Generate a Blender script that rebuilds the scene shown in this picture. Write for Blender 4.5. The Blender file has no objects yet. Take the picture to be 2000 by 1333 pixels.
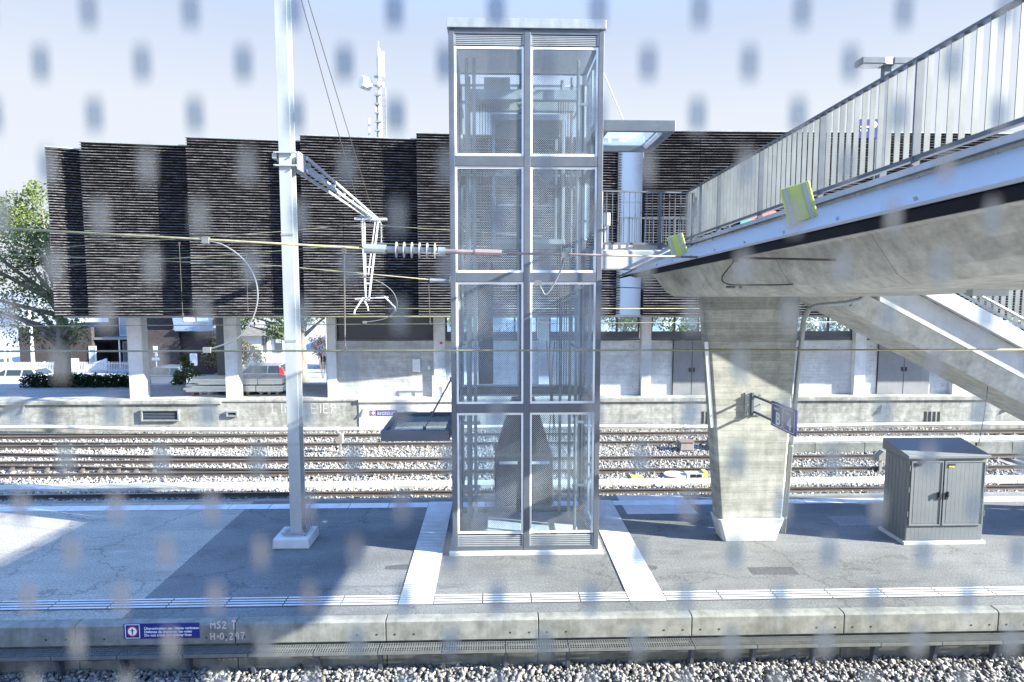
import bpy, bmesh, math, random
import numpy as np
from mathutils import Vector, Matrix, Quaternion
R = math.radians
random.seed(7)
rng = np.random.default_rng(11)
scene = bpy.context.scene
col = scene.collection

# ------------------------------------------------------------------ camera
H = 5.5
YAW, PIT = math.atan(35/1200), math.atan(101.5/1200)
FW = Vector((math.sin(YAW)*math.cos(PIT), math.cos(YAW)*math.cos(PIT), -math.sin(PIT)))
RT = Vector((math.cos(YAW), -math.sin(YAW), 0))
UP = RT.cross(FW)
cd = bpy.data.cameras.new('camera'); cam = bpy.data.objects.new('camera', cd); col.objects.link(cam)
M3 = Matrix((RT, UP, -FW)).transposed()
cam.matrix_world = Matrix.Translation((0, 0, H)) @ M3.to_4x4()
cd.sensor_width = 36; cd.sensor_fit = 'HORIZONTAL'; cd.lens = 21.6
cd.clip_start = 0.02; cd.clip_end = 6000
cd.dof.use_dof = True; cd.dof.focus_distance = 14.0; cd.dof.aperture_fstop = 1.9; cd.dof.aperture_ratio = 1.9
scene.camera = cam

def at(px, py, Y):
    """world point at depth Y seen at pixel (px,py) of the 2000 px wide survey photo"""
    d = FW + RT*((px-1000)/1200) - UP*((py-666.5)/1200)
    t = Y/d.y
    return Vector((d.x*t, Y, H+d.z*t))

# ------------------------------------------------------------------ materials
MATS = {}
class NT:
    def __init__(s, name):
        m = bpy.data.materials.new(name); m.use_nodes = True
        s.m = m; s.t = m.node_tree; s.n = s.t.nodes; s.l = s.t.links
        s.n.clear()
        s.out = s.n.new('ShaderNodeOutputMaterial')
    def new(s, t, **k):
        n = s.n.new(t)
        for a, v in k.items():
            setattr(n, a, v)
        return n
    def link(s, a, b): s.l.new(a, b)
    def coord(s, scale=(1, 1, 1), kind='Object', rot=(0, 0, 0)):
        c = s.new('ShaderNodeTexCoord'); mp = s.new('ShaderNodeMapping')
        mp.inputs['Scale'].default_value = scale; mp.inputs['Rotation'].default_value = rot
        s.link(c.outputs[kind], mp.inputs['Vector']); return mp.outputs['Vector']
    def noise(s, vec, scale=5, detail=4, rough=.6, out='Fac'):
        n = s.new('ShaderNodeTexNoise'); n.inputs['Scale'].default_value = scale
        n.inputs['Detail'].default_value = detail; n.inputs['Roughness'].default_value = rough
        s.link(vec, n.inputs['Vector']); return n.outputs[out]
    def ramp(s, fac, stops):
        r = s.new('ShaderNodeValToRGB')
        e = r.color_ramp.elements
        while len(e) > 1: e.remove(e[-1])
        for i, (p, c) in enumerate(stops):
            x = e[0] if i == 0 else e.new(p)
            x.position = p; x.color = c if len(c) == 4 else (*c, 1)
        s.link(fac, r.inputs['Fac']); return r.outputs['Color']
    def mix(s, fac, a, b, mode='MIX'):
        m = s.new('ShaderNodeMix'); m.data_type = 'RGBA'; m.blend_type = mode
        for i, v in ((0, fac), (6, a), (7, b)):
            if isinstance(v, (int, float)): m.inputs[i].default_value = v
            elif isinstance(v, (tuple, list)): m.inputs[i].default_value = v if len(v) == 4 else (*v, 1)
            else: s.link(v, m.inputs[i])
        return m.outputs[2]
    def math(s, op, a, b=0.0, clamp=False):
        m = s.new('ShaderNodeMath', operation=op); m.use_clamp = clamp
        for i, v in ((0, a), (1, b)):
            if isinstance(v, (int, float)): m.inputs[i].default_value = v
            else: s.link(v, m.inputs[i])
        return m.outputs[0]
    def bump(s, h, strength=.3, dist=.02):
        b = s.new('ShaderNodeBump'); b.inputs['Strength'].default_value = strength; b.inputs['Distance'].default_value = dist
        s.link(h, b.inputs['Height']); return b.outputs['Normal']
    def bsdf(s, color, rough=.7, metal=0., normal=None, spec=.5, **k):
        b = s.new('ShaderNodeBsdfPrincipled')
        for key, v in (('Base Color', color), ('Roughness', rough), ('Metallic', metal), ('Specular IOR Level', spec), *k.items()):
            if isinstance(v, (int, float)): b.inputs[key].default_value = v
            elif isinstance(v, (tuple, list)): b.inputs[key].default_value = v if len(v) == 4 else (*v, 1)
            else: s.link(v, b.inputs[key])
        if normal is not None: s.link(normal, b.inputs['Normal'])
        s.link(b.outputs[0], s.out.inputs['Surface']); return b

def plain(name, c, rough=.5, metal=0., var=.18, vs=3., bump=0., bs=40., spec=.5, stretch=(1, 1, 1)):
    """paint / metal with a slight uneven tone and dirt"""
    if name in MATS: return MATS[name]
    t = NT(name); v = t.coord(stretch)
    n = t.noise(v, vs, 5, .65)
    lo = tuple(x*(1-var) for x in c); hi = tuple(min(1, x*(1+var)) for x in c)
    colr = t.ramp(n, [(.3, lo), (.7, hi)])
    rr = t.math('MULTIPLY_ADD', n, .25); rr.node.inputs[2].default_value = max(0, rough-.12)
    nm = t.bump(t.noise(v, bs, 3), bump, .01) if bump else None
    t.bsdf(colr, rr, metal, nm, spec)
    MATS[name] = t.m; return t.m

def concrete(name, c, boards=0., stain=.5, fine=.15, tint=(.80, .82, .76), bumpy=.25, vertical=True, seam=0., bvar=.30):
    """cast concrete: cloudy tone, optional board marks, run-off stains, pores"""
    t = NT(name); v = t.coord()
    big = t.noise(v, .7, 6, .62)
    med = t.noise(v, 4.5, 5, .7)
    c0 = t.ramp(big, [(.28, tuple(x*.72 for x in c)), (.5, c), (.75, tuple(min(1, x*1.15) for x in c))])
    c1 = t.mix(fine*1.6, c0, t.ramp(med, [(.35, (.35, .36, .34)), (.65, (1, 1, 1))]), 'MULTIPLY')
    if vertical:
        run = t.noise(t.coord((2.2, 2.2, .18)), 1.6, 5, .7)
        f = t.ramp(run, [(.48, (0, 0, 0)), (.72, (1, 1, 1))])
        c1 = t.mix(t.math('MULTIPLY', f, stain), c1, t.mix(1., c1, (*[x*.62 for x in tint], 1), 'MULTIPLY'))
    h = t.math('ADD', t.noise(v, 60, 3), t.math('MULTIPLY', med, .6))
    if boards:
        w = t.new('ShaderNodeSeparateXYZ'); t.link(t.coord(), w.inputs[0])
        zz = t.math('DIVIDE', w.outputs[2], boards)
        cell = t.math('FLOOR', zz); fr = t.math('FRACT', zz)
        cv = t.new('ShaderNodeCombineXYZ'); t.link(t.math('FLOOR', t.math('MULTIPLY', w.outputs[0], .30)), cv.inputs[0]); t.link(cell, cv.inputs[2])
        wn = t.new('ShaderNodeTexWhiteNoise'); t.link(cv.outputs[0], wn.inputs['Vector'])
        grain = t.noise(t.coord((.6, .6, 12)), 2.2, 6, .72)
        c1 = t.mix(bvar, c1, t.ramp(wn.outputs['Value'], [(0, (.62, .62, .6)), (1, (1.12, 1.12, 1.1))]), 'MULTIPLY')
        c1 = t.mix(.65, c1, t.ramp(grain, [(.3, (.66, .66, .645)), (.6, (1.05, 1.05, 1.05))]), 'MULTIPLY')
        seam = t.ramp(fr, [(0, (.62, .62, .6)), (.05, (1, 1, 1)), (.96, (1, 1, 1)), (1, (.7, .7, .68))])
        c1 = t.mix(.7, c1, seam, 'MULTIPLY')
        h = t.math('ADD', h, t.math('MULTIPLY', wn.outputs['Value'], 1.6))
    if seam:
        w = t.new('ShaderNodeSeparateXYZ'); t.link(t.coord(), w.inputs[0])
        fr = t.math('FRACT', t.math('DIVIDE', w.outputs[1], seam))
        sm_ = t.ramp(fr, [(0, (.5, .5, .48)), (.006, (.55, .55, .53)), (.012, (1, 1, 1)), (1, (1, 1, 1))])
        c1 = t.mix(.8, c1, sm_, 'MULTIPLY')
        pl = t.new('ShaderNodeTexWhiteNoise'); pl.noise_dimensions = '1D'; t.link(t.math('FLOOR', t.math('DIVIDE', w.outputs[1], seam)), pl.inputs['W'])
        c1 = t.mix(.35, c1, t.ramp(pl.outputs['Value'], [(0, (.72, .72, .70)), (1, (1.1, 1.1, 1.08))]), 'MULTIPLY')
        stre = t.noise(t.coord((6, .5, 3)), 1.3, 6, .75)
        c1 = t.mix(.4, c1, t.ramp(stre, [(.32, (.62, .60, .54)), (.58, (1.04, 1.04, 1.02))]), 'MULTIPLY')
    t.bsdf(c1, .88, 0, t.bump(h, bumpy, .008), .25)
    MATS[name] = t.m; return t.m

def asphalt(name, c, patch=.35):
    t = NT(name); v = t.coord()
    sp = t.noise(v, 30, 3, .9); big = t.noise(v, .35, 5, .6); st = t.noise(t.coord((.35, 1.6, 1)), .9, 5, .7)
    c0 = t.ramp(big, [(.3, tuple(x*(1-patch) for x in c)), (.7, tuple(x*(1+patch) for x in c))])
    c0 = t.mix(.6, c0, t.ramp(sp, [(.36, (.45, .45, .47)), (.52, (1, 1, 1)), (.66, (2.1, 2.1, 2.05))]), 'MULTIPLY')
    c0 = t.mix(.5, c0, t.ramp(st, [(.35, (.7, .7, .72)), (.6, (1.1, 1.1, 1.1))]), 'MULTIPLY')
    fl = t.new('ShaderNodeTexVoronoi'); fl.inputs['Scale'].default_value = 1.7; t.link(v, fl.inputs['Vector'])
    gum = t.ramp(fl.outputs['Distance'], [(0, (1, 1, 1)), (.022, (1, 1, 1)), (.03, (0, 0, 0))])
    c0 = t.mix(t.math('MULTIPLY', gum, .45), c0, (.32, .32, .3, 1))
    dirt = t.noise(t.coord((.6, 2.2, 1)), 2.4, 6, .75)
    c0 = t.mix(t.math('MULTIPLY', t.ramp(dirt, [(.56, (0, 0, 0)), (.74, (1, 1, 1))]), .35), c0, tuple(min(1, x*1.9) for x in c))
    wv = t.new('ShaderNodeVectorMath'); wv.operation = 'ADD'
    t.link(v, wv.inputs[0]); t.link(t.noise(v, 1.6, 4, .7, 'Color'), wv.inputs[1])
    ck = t.new('ShaderNodeTexVoronoi'); ck.feature = 'DISTANCE_TO_EDGE'; ck.inputs['Scale'].default_value = .32; t.link(wv.outputs[0], ck.inputs['Vector'])
    c0 = t.mix(t.math('MULTIPLY', t.ramp(ck.outputs['Distance'], [(0, (1, 1, 1)), (.004, (.8, .8, .8)), (.009, (0, 0, 0))]), .45), c0, (.03, .03, .032, 1))
    oil = t.noise(t.coord((.8, 2.6, 1)), 1.1, 5, .7)
    c0 = t.mix(t.math('MULTIPLY', t.ramp(oil, [(.57, (0, 0, 0)), (.72, (1, 1, 1))]), .55), c0, tuple(x*.45 for x in c))
    sc2_ = t.noise(t.coord((3, 14, 1), rot=(0, 0, .5)), 2.2, 3, .8)
    c0 = t.mix(t.math('MULTIPLY', t.ramp(sc2_, [(.67, (0, 0, 0)), (.72, (1, 1, 1))]), .35), c0, tuple(min(1, x*2.2) for x in c))
    t.bsdf(c0, .82, 0, t.bump(sp, .35, .006), .3)
    MATS[name] = t.m; return t.m

def stone(name, c1, c2):
    t = NT(name)
    g = t.new('ShaderNodeNewGeometry')
    n = t.noise(t.coord(), 30, 3)
    c = t.ramp(g.outputs['Random Per Island'], [(0, c1), (.5, tuple((a+b)/2 for a, b in zip(c1, c2))), (.8, c2), (1, (.50, .49, .46))])
    c = t.mix(.4, c, t.ramp(n, [(.3, (.6, .6, .6)), (.7, (1.1, 1.1, 1.1))]), 'MULTIPLY')
    t.bsdf(c, .85, 0, None, .25); MATS[name] = t.m; return t.m

def gravel_base(name, c1, c2):
    t = NT(name); v = t.coord()
    vo = t.new('ShaderNodeTexVoronoi'); vo.inputs['Scale'].default_value = 14; t.link(v, vo.inputs['Vector'])
    c = t.ramp(vo.outputs['Color'], [(0, c1), (1, c2)])
    t.bsdf(c, .9, 0, t.bump(vo.outputs['Distance'], .9, .05), .2); MATS[name] = t.m; return t.m

def foliage(name, dark, light, scale=.9):
    t = NT(name); v = t.coord()
    g = t.new('ShaderNodeNewGeometry')
    n = t.noise(v, scale, 3)
    f = t.math('ADD', t.math('MULTIPLY', n, .7), t.math('MULTIPLY', g.outputs['Random Per Island'], .45))
    c = t.ramp(f, [(.3, dark), (.8, light)])
    d = t.new('ShaderNodeBsdfDiffuse'); tr = t.new('ShaderNodeBsdfTranslucent'); ms = t.new('ShaderNodeMixShader')
    t.link(c, d.inputs[0]); t.link(c, tr.inputs[0]); ms.inputs[0].default_value = .35
    t.link(d.outputs[0], ms.inputs[1]); t.link(tr.outputs[0], ms.inputs[2]); t.link(ms.outputs[0], t.out.inputs[0])
    MATS[name] = t.m; return t.m

def glass(name, tint=(.85, .92, .96), refl=1.0, dots=0., pitch=.042):
    """thin clear pane; with dots: staggered white enamel dots printed on it"""
    t = NT(name)
    tr = t.new('ShaderNodeBsdfTransparent'); tr.inputs[0].default_value = (*tint, 1)
    gl = t.new('ShaderNodeBsdfGlossy'); gl.inputs['Roughness'].default_value = .02
    fr = t.new('ShaderNodeFresnel'); fr.inputs['IOR'].default_value = 1.52
    ms = t.new('ShaderNodeMixShader'); t.link(t.math('MULTIPLY', fr.outputs[0], 1.7*refl, True), ms.inputs[0])
    t.link(tr.outputs[0], ms.inputs[1]); t.link(gl.outputs[0], ms.inputs[2])
    t.link(t.bump(t.noise(t.coord(), 1.1, 2), .06, .05), gl.inputs['Normal'])
    gr = t.new('ShaderNodeBsdfDiffuse'); gr.inputs[0].default_value = (.5, .52, .52, 1)
    mg = t.new('ShaderNodeMixShader')
    t.link(t.math('MULTIPLY', t.ramp(t.noise(t.coord((1.5, 1.5, .35)), 1.6, 6, .75), [(.45, (0, 0, 0)), (.8, (1, 1, 1))]), .16), mg.inputs[0])
    t.link(ms.outputs[0], mg.inputs[1]); t.link(gr.outputs[0], mg.inputs[2])
    last = mg.outputs[0]
    if dots:
        s = t.new('ShaderNodeSeparateXYZ'); t.link(t.coord(), s.inputs[0])
        hor = s.outputs[0]
        u = t.math('DIVIDE', t.math('ADD', hor, s.outputs[2]), pitch)
        w = t.math('DIVIDE', t.math('SUBTRACT', hor, s.outputs[2]), pitch)
        du = t.math('SUBTRACT', t.math('FRACT', u), .5); dw = t.math('SUBTRACT', t.math('FRACT', w), .5)
        r2 = t.math('SQRT', t.math('ADD', t.math('MULTIPLY', du, du), t.math('MULTIPLY', dw, dw)))
        mk = t.math('MULTIPLY', t.math('LESS_THAN', r2, dots), t.math('LESS_THAN', s.outputs[1], -1.104))
        df = t.new('ShaderNodeBsdfDiffuse'); df.inputs[0].default_value = (.68, .77, .88, 1)
        tl = t.new('ShaderNodeBsdfTranslucent'); tl.inputs[0].default_value = (.62, .74, .90, 1)
        m2 = t.new('ShaderNodeMixShader'); m2.inputs[0].default_value = .45
        t.link(df.outputs[0], m2.inputs[1]); t.link(tl.outputs[0], m2.inputs[2])
        m3 = t.new('ShaderNodeMixShader'); t.link(mk, m3.inputs[0]); t.link(last, m3.inputs[1]); t.link(m2.outputs[0], m3.inputs[2])
        last = m3.outputs[0]
    t.link(last, t.out.inputs[0]); MATS[name] = t.m; return t.m

def enamel(name):
    """half-opaque grey enamel of the printed window pane"""
    t = NT(name)
    tr = t.new('ShaderNodeBsdfTransparent'); tr.inputs[0].default_value = (.63, .75, .89, 1)
    d = t.new('ShaderNodeBsdfDiffuse'); d.inputs[0].default_value = (.225, .21, .185, 1)
    tl = t.new('ShaderNodeBsdfTranslucent'); tl.inputs[0].default_value = (.07, .07, .065, 1)
    a = t.new('ShaderNodeAddShader'); t.link(d.outputs[0], a.inputs[0]); t.link(tl.outputs[0], a.inputs[1])
    ms = t.new('ShaderNodeMixShader'); ms.inputs[0].default_value = .32
    t.link(tr.outputs[0], ms.inputs[1]); t.link(a.outputs[0], ms.inputs[2]); t.link(ms.outputs[0], t.out.inputs[0])
    return t.m

def slat_wood():
    t = NT('slat_wood')
    g = t.new('ShaderNodeNewGeometry')
    v = t.coord((.35, 6, 6))
    n = t.noise(v, 3.0, 6, .75)
    n2 = t.noise(t.coord((1.6, 9, 9)), 4, 4, .8)
    base = t.ramp(g.outputs['Random Per Island'], [(0, (.020, .020, .027)), (.6, (.036, .035, .044)), (1, (.066, .064, .072))])
    c = t.mix(t.ramp(n, [(.46, (0, 0, 0)), (.74, (1, 1, 1))]), base, (.42, .42, .43, 1))
    c = t.mix(t.ramp(n2, [(.60, (0, 0, 0)), (.70, (1, 1, 1))]), c, (.55, .55, .56, 1))
    t.bsdf(c, .75, 0, t.bump(n, .4, .01), .3); MATS['slat_wood'] = t.m; return t.m

def wood(name, c, scale=(.6, 3, 3), var=.45):
    t = NT(name); n = t.noise(t.coord(scale), 4, 6, .7)
    s = t.new('ShaderNodeSeparateXYZ'); t.link(t.coord(), s.inputs[0])
    b = t.math('FRACT', t.math('DIVIDE', s.outputs[2], .16))
    cc = t.ramp(n, [(.3, tuple(x*(1-var) for x in c)), (.7, tuple(x*(1+var) for x in c))])
    cc = t.mix(.8, cc, t.ramp(b, [(0, (.35, .35, .35)), (.1, (1, 1, 1))]), 'MULTIPLY')
    t.bsdf(cc, .8, 0, None, .25); MATS[name] = t.m; return t.m

def rail_steel():
    t = NT('rail_steel'); g = t.new('ShaderNodeNewGeometry'); s = t.new('ShaderNodeSeparateXYZ'); t.link(t.coord(), s.inputs[0])
    n = t.noise(t.coord((.4, 6, 6)), 3, 5, .7)
    rust = t.ramp(n, [(.3, (.05, .042, .038)), (.7, (.115, .098, .088))])
    up = t.math('GREATER_THAN', s.outputs[2], -.002)
    cc = t.mix(up, rust, (.34, .335, .33, 1))
    t.bsdf(cc, t.math('SUBTRACT', .75, t.math('MULTIPLY', up, .45)), t.math('MULTIPLY', up, .9)); MATS['rail_steel'] = t.m; return t.m

conc_pier = concrete('concrete_pier', (.44, .455, .43), boards=.137, stain=.35, fine=.22, bumpy=.35, bvar=.6)
conc_gird = concrete('concrete_girder', (.62, .625, .59), boards=0, stain=.35, fine=.3, seam=2.35)
conc_wall = concrete('concrete_boarded_wall', (.60, .62, .63), boards=.13, stain=.35, fine=.15)
conc_panel = concrete('concrete_smooth_panel', (.76, .78, .80), boards=.30, stain=.15, fine=.10, bumpy=.12)
conc_dock = concrete('concrete_dock', (.47, .475, .45), boards=.2, stain=.75, fine=.35)
conc_dockw = concrete('concrete_dock_pale', (.72, .71, .68), boards=.25, stain=.25, fine=.12)
conc_edge = concrete('concrete_edge', (.245, .255, .235), stain=.55, fine=.35)
conc_col = concrete('concrete_column', (.74, .76, .77), stain=.2, fine=.12)
conc_fair = concrete('concrete_fair', (.48, .49, .49), stain=.12, fine=.1)
conc_white = concrete('concrete_white', (.54, .55, .54), stain=.12, fine=.1)
conc_cover = concrete('concrete_cover', (.55, .53, .47), stain=0, fine=.25, vertical=False)
conc_sleep = concrete('concrete_sleeper', (.30, .285, .26), stain=0, fine=.3, vertical=False)
asp_new = asphalt('asphalt_new', (.142, .149, .147), .28)
asp_old = asphalt('asphalt_old', (.31, .295, .255), .18)
asp_yard = asphalt('asphalt_yard', (.30, .31, .32), .15)
tact_shade = plain('tactile_groove_shade', (.07, .075, .08), .75, 0, .1, 6)  # bed colour darkened to paint the shadow in the grooves
tactile = plain('tactile_white', (.56, .57, .565), .75, 0, .16, 2.2)
galv = plain('galvanised_steel', (.36, .39, .39), .42, .5, .16, 5, .08, 60, stretch=(1, 1, .4))
steel_grey = plain("grey_painted_steel", (.098, .115, .138), .45, .25, .10, 4)
steel_dark = plain('dark_painted_steel', (.085, .10, .125), .45, .2, .12, 4)
mast_paint = plain('mast_paint', (.38, .41, .415), .5, .25, .12, 2.5, .05, 50, stretch=(1, 1, .3))
fin_steel = plain('fin_steel', (.16, .18, .185), .5, .3, .2, 3, stretch=(1, 1, .5))
alu_white = plain('white_aluminium', (.72, .74, .75), .4, .2, .06, 5)
shield_m = plain('shield_sheet', (.33, .325, .31), .5, .15, .06, .8)
shade_black = plain('painted_shade', (.014, .014, .015), .9, 0, .3, 2, spec=.1)  # near-black tone stands for the shade below the bridge edge
cab_paint = plain('cabinet_paint', (.15, .168, .175), .5, .0, .08, 2)
black_pl = plain('black_plastic', (.02, .02, .022), .45)
dark_int = plain('dark_machine', (.045, .05, .055), .5, .2, .25, 6)
blue_sign = plain('blue_sign', (.012, .022, .16), .4, 0, .08)
white_let = plain('white_lettering', (.82, .82, .82), .5, 0, .04)
red_paint = plain('red_paint', (.55, .03, .025), .5)
yel_box = plain('yellow_box', (.50, .56, .13), .5, 0, .08)
copper = plain('copper_wire', (.20, .20, .12), .6, .1, .25, 8)
bare_wire = plain('bare_wire', (.10, .09, .08), .6, .3, .2, 8)
red_wire = plain('reddish_rod', (.27, .215, .20), .55, .3, .2, 8)
insul = plain('insulator_grey', (.27, .285, .295), .35, 0, .15, 8)
slatw = slat_wood()
back_dark = plain('dark_backing', (.012, .010, .012), .9)
rails_m = rail_steel()
stones_m = stone('ballast_stone', (.125, .122, .114), (.28, .275, .26))
track_stones = stone('track_ballast_stone', (.23, .225, .21), (.41, .40, .375))
gravel_m = gravel_base('ballast_bed', (.20, .19, .17), (.42, .41, .38))
trunk_m = plain('bark', (.15, .14, .115), .9, 0, .45, 6, .8, 14, stretch=(1, 1, .25))
leaf_m = foliage('leaf_green', (.045, .08, .04), (.20, .27, .11))
leaf_l = foliage('leaf_light', (.05, .08, .022), (.20, .25, .075))
hedge_m = foliage('hedge_leaf', (.008, .020, .014), (.035, .065, .032), 1.6)
leaf_dry = foliage('leaf_dry', (.10, .095, .045), (.30, .27, .15))
pane_m = glass('clear_pane', (.80, .90, .96), .8)
lift_m = glass('dotted_pane', (.82, .905, .98), .7, .185)
def frosted(name):
    t = NT(name); tr = t.new('ShaderNodeBsdfTransparent'); tr.inputs[0].default_value = (.8, .86, .88, 1)
    d = t.new('ShaderNodeBsdfPrincipled'); d.inputs['Base Color'].default_value = (.30, .31, .28, 1); d.inputs['Roughness'].default_value = .12
    m = t.new('ShaderNodeMixShader'); m.inputs[0].default_value = .55; t.link(tr.outputs[0], m.inputs[1]); t.link(d.outputs[0], m.inputs[2]); t.link(m.outputs[0], t.out.inputs[0]); return t.m
frost = frosted('grey_canopy_glass')  # grey-olive diffuse tone mixed evenly into the pane
def milky(name):
    t = NT(name); tr = t.new('ShaderNodeBsdfTransparent'); tr.inputs[0].default_value = (.85, .92, .96, 1)
    d = t.new('ShaderNodeBsdfTranslucent'); d.inputs[0].default_value = (.55, .62, .68, 1)
    m = t.new('ShaderNodeMixShader'); m.inputs[0].default_value = .18; t.link(tr.outputs[0], m.inputs[1]); t.link(d.outputs[0], m.inputs[2]); t.link(m.outputs[0], t.out.inputs[0]); return t.m
milk = milky('milky_canopy_glass')
lift_b = glass('lift_clear_pane', (.88, .94, .985), .45)
pvc = plain('white_pipe', (.80, .80, .80), .35, 0, .08)
wood_house = wood('weathered_boards', (.055, .046, .047))
wood_pale = wood('pale_timber', (.80, .77, .66), (.3, 5, 5), .16)
pallet_m = wood('pallet_timber', (.28, .23, .16), (2, 2, 2), .3)
white_wall = plain('white_render', (.72, .73, .74), .8, 0, .06, 1)
roof_zinc = plain('zinc_roof', (.22, .26, .29), .35, .5, .12, 2)
soffit_m = plain('soffit_board', (.55, .54, .52), .8, 0, .15, 2)
door_grey = plain('grey_door', (.22, .23, .24), .6, 0, .10, 2.5)
duct_blue = plain('pale_duct', (.62, .70, .76), .45, .1, .05, .6)

# ------------------------------------------------------------------ mesh builder
ORG = {}
class MB:
    def __init__(s): s.v = []; s.f = []
    def add(s, vs, fs):
        o = len(s.v); s.v += [tuple(v) for v in vs]; s.f += [tuple(i+o for i in f) for f in fs]; return s
    def box(s, x0, x1, y0, y1, z0, z1):
        return s.add([(x0, y0, z0), (x1, y0, z0), (x1, y1, z0), (x0, y1, z0), (x0, y0, z1), (x1, y0, z1), (x1, y1, z1), (x0, y1, z1)],
                     [(3, 2, 1, 0), (4, 5, 6, 7), (0, 1, 5, 4), (1, 2, 6, 5), (2, 3, 7, 6), (3, 0, 4, 7)])
    def cbox(s, c, sz):
        return s.box(c[0]-sz[0]/2, c[0]+sz[0]/2, c[1]-sz[1]/2, c[1]+sz[1]/2, c[2]-sz[2]/2, c[2]+sz[2]/2)
    def hexa(s, b, t):
        """8 corners: bottom loop and top loop, counter-clockwise seen from the top"""
        return s.add(list(b)+list(t), [(3, 2, 1, 0), (4, 5, 6, 7), (0, 1, 5, 4), (1, 2, 6, 5), (2, 3, 7, 6), (3, 0, 4, 7)])
    def beam(s, a, b, w, h, up=(0, 0, 1)):
        a, b = Vector(a), Vector(b); d = (b-a).normalized(); u = Vector(up)
        if abs(d.dot(u)) > .99: u = Vector((0, 1, 0))
        r = d.cross(u).normalized(); u = r.cross(d)
        q = [r*(-w/2)+u*(-h/2), r*(w/2)+u*(-h/2), r*(w/2)+u*(h/2), r*(-w/2)+u*(h/2)]
        return s.add([a+x for x in q]+[b+x for x in q], [(0, 1, 2, 3), (7, 6, 5, 4), (1, 0, 4, 5), (2, 1, 5, 6), (3, 2, 6, 7), (0, 3, 7, 4)])
    def tube(s, pts, r, n=8, caps=True, rs=None):
        pts = [Vector(p) for p in pts]; o = len(s.v); m = len(pts)
        pu = None
        for i, p in enumerate(pts):
            d = (pts[min(i+1, m-1)]-pts[max(i-1, 0)]).normalized()
            if pu is None:
                pu = Vector((0, 0, 1)) if abs(d.z) < .95 else Vector((0, 1, 0))
            a = d.cross(pu).normalized(); pu = a.cross(d).normalized()
            rr = rs[i] if rs else r
            for k in range(n):
                t = 2*math.pi*k/n
                s.v.append(tuple(p+a*(rr*math.cos(t))+pu*(rr*math.sin(t))))
        for i in range(m-1):
            for k in range(n):
                k2 = (k+1) % n
                s.f.append((o+i*n+k, o+(i+1)*n+k, o+(i+1)*n+k2, o+i*n+k2))
        if caps:
            s.f.append(tuple(o+k for k in range(n))); s.f.append(tuple(o+(m-1)*n+k for k in reversed(range(n))))
        return s
    def disc(s, c, axis, r, th, n=14):
        a = Vector(axis).normalized(); c = Vector(c)
        return s.tube([c-a*th/2, c+a*th/2], r, n)
    def extr(s, poly, vec):
        """poly: planar 3D loop; extruded along vec"""
        n = len(poly); p = [Vector(x) for x in poly]; v = Vector(vec)
        fs = [tuple(range(n)), tuple(reversed(range(n, 2*n)))]
        fs += [((i+1) % n, i, n+i, n+(i+1) % n) for i in range(n)]
        return s.add(p+[x+v for x in p], fs)
    def build(s, name, mat, parent=None, smooth=False, bevel=0., origin=None, fix=True):
        me = bpy.data.meshes.new(name)
        org = Vector(origin) if origin is not None else (ORG.get(parent.name, Vector((0, 0, 0))) if parent else Vector((0, 0, 0)))
        me.from_pydata([tuple(Vector(v)-org) for v in s.v] if org.length else s.v, [], s.f)
        if fix:
            bm = bmesh.new(); bm.from_mesh(me); bmesh.ops.recalc_face_normals(bm, faces=bm.faces); bm.to_mesh(me); bm.free()
        me.materials.append(mat)
        if smooth:
            me.polygons.foreach_set('use_smooth', [True]*len(me.polygons))
        o = bpy.data.objects.new(name, me); col.objects.link(o)
        if parent:
            o.parent = parent
            o.location = org-ORG.get(parent.name, org)
        else:
            o.location = org
        ORG[o.name] = org
        if bevel:
            b = o.modifiers.new('edge', 'BEVEL'); b.width = bevel; b.segments = 2; b.limit_method = 'ANGLE'
        return o

def box(*a): return MB().box(*a)
def tag(o, label=None, cat=None, group=None, kind=None):
    if label: o['label'] = label
    if cat: o['category'] = cat
    if group: o['group'] = group
    if kind: o['kind'] = kind
    return o
def thing(name, loc, label, cat, group=None):
    o = bpy.data.objects.new(name, None); col.objects.link(o); o.location = loc; o.empty_display_size = .2
    ORG[o.name] = Vector(loc); return tag(o, label, cat, group)
def struct(o): o['kind'] = 'structure'; return o
def stuff(o): o['kind'] = 'stuff'; return o
def clone(root, loc, label=None):
    r = root.copy(); col.objects.link(r); r.location = loc; ORG[r.name] = Vector(loc)
    if label: r['label'] = label
    for ch in list(root.children):
        c = ch.copy(); col.objects.link(c); c.parent = r
        for g in list(ch.children):
            d = g.copy(); col.objects.link(d); d.parent = c
    return r
def text(name, body, size, mat, parent, loc, rot, depth=.002, align='LEFT', sx=1.0, bold=0.):
    c = bpy.data.curves.new(name, 'FONT'); c.body = body; c.size = size; c.extrude = depth; c.align_x = align; c.offset = bold*size
    o = bpy.data.objects.new(name, c); col.objects.link(o)
    bpy.context.view_layer.update()
    dg = bpy.context.evaluated_depsgraph_get()
    me = bpy.data.meshes.new_from_object(o.evaluated_get(dg)); bpy.data.objects.remove(o)
    me.materials.clear(); me.materials.append(mat)
    mw = Matrix.Translation(Vector(loc)-(ORG.get(parent.name, Vector((0, 0, 0))) if parent else Vector((0, 0, 0)))) @ rot.to_4x4() @ Matrix.Diagonal((sx, 1, 1, 1))
    me.transform(mw)
    o = bpy.data.objects.new(name, me); col.objects.link(o)
    if parent: o.parent = parent; ORG[o.name] = ORG.get(parent.name, Vector((0, 0, 0)))
    return o
FACE_Y = Matrix(((1, 0, 0), (0, 0, -1), (0, 1, 0)))      # text lying in XZ, read from -Y
FACE_X = Matrix(((0, 0, -1), (-1, 0, 0), (0, 1, 0)))     # text in YZ, read from -X (runs towards -Y)
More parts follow.
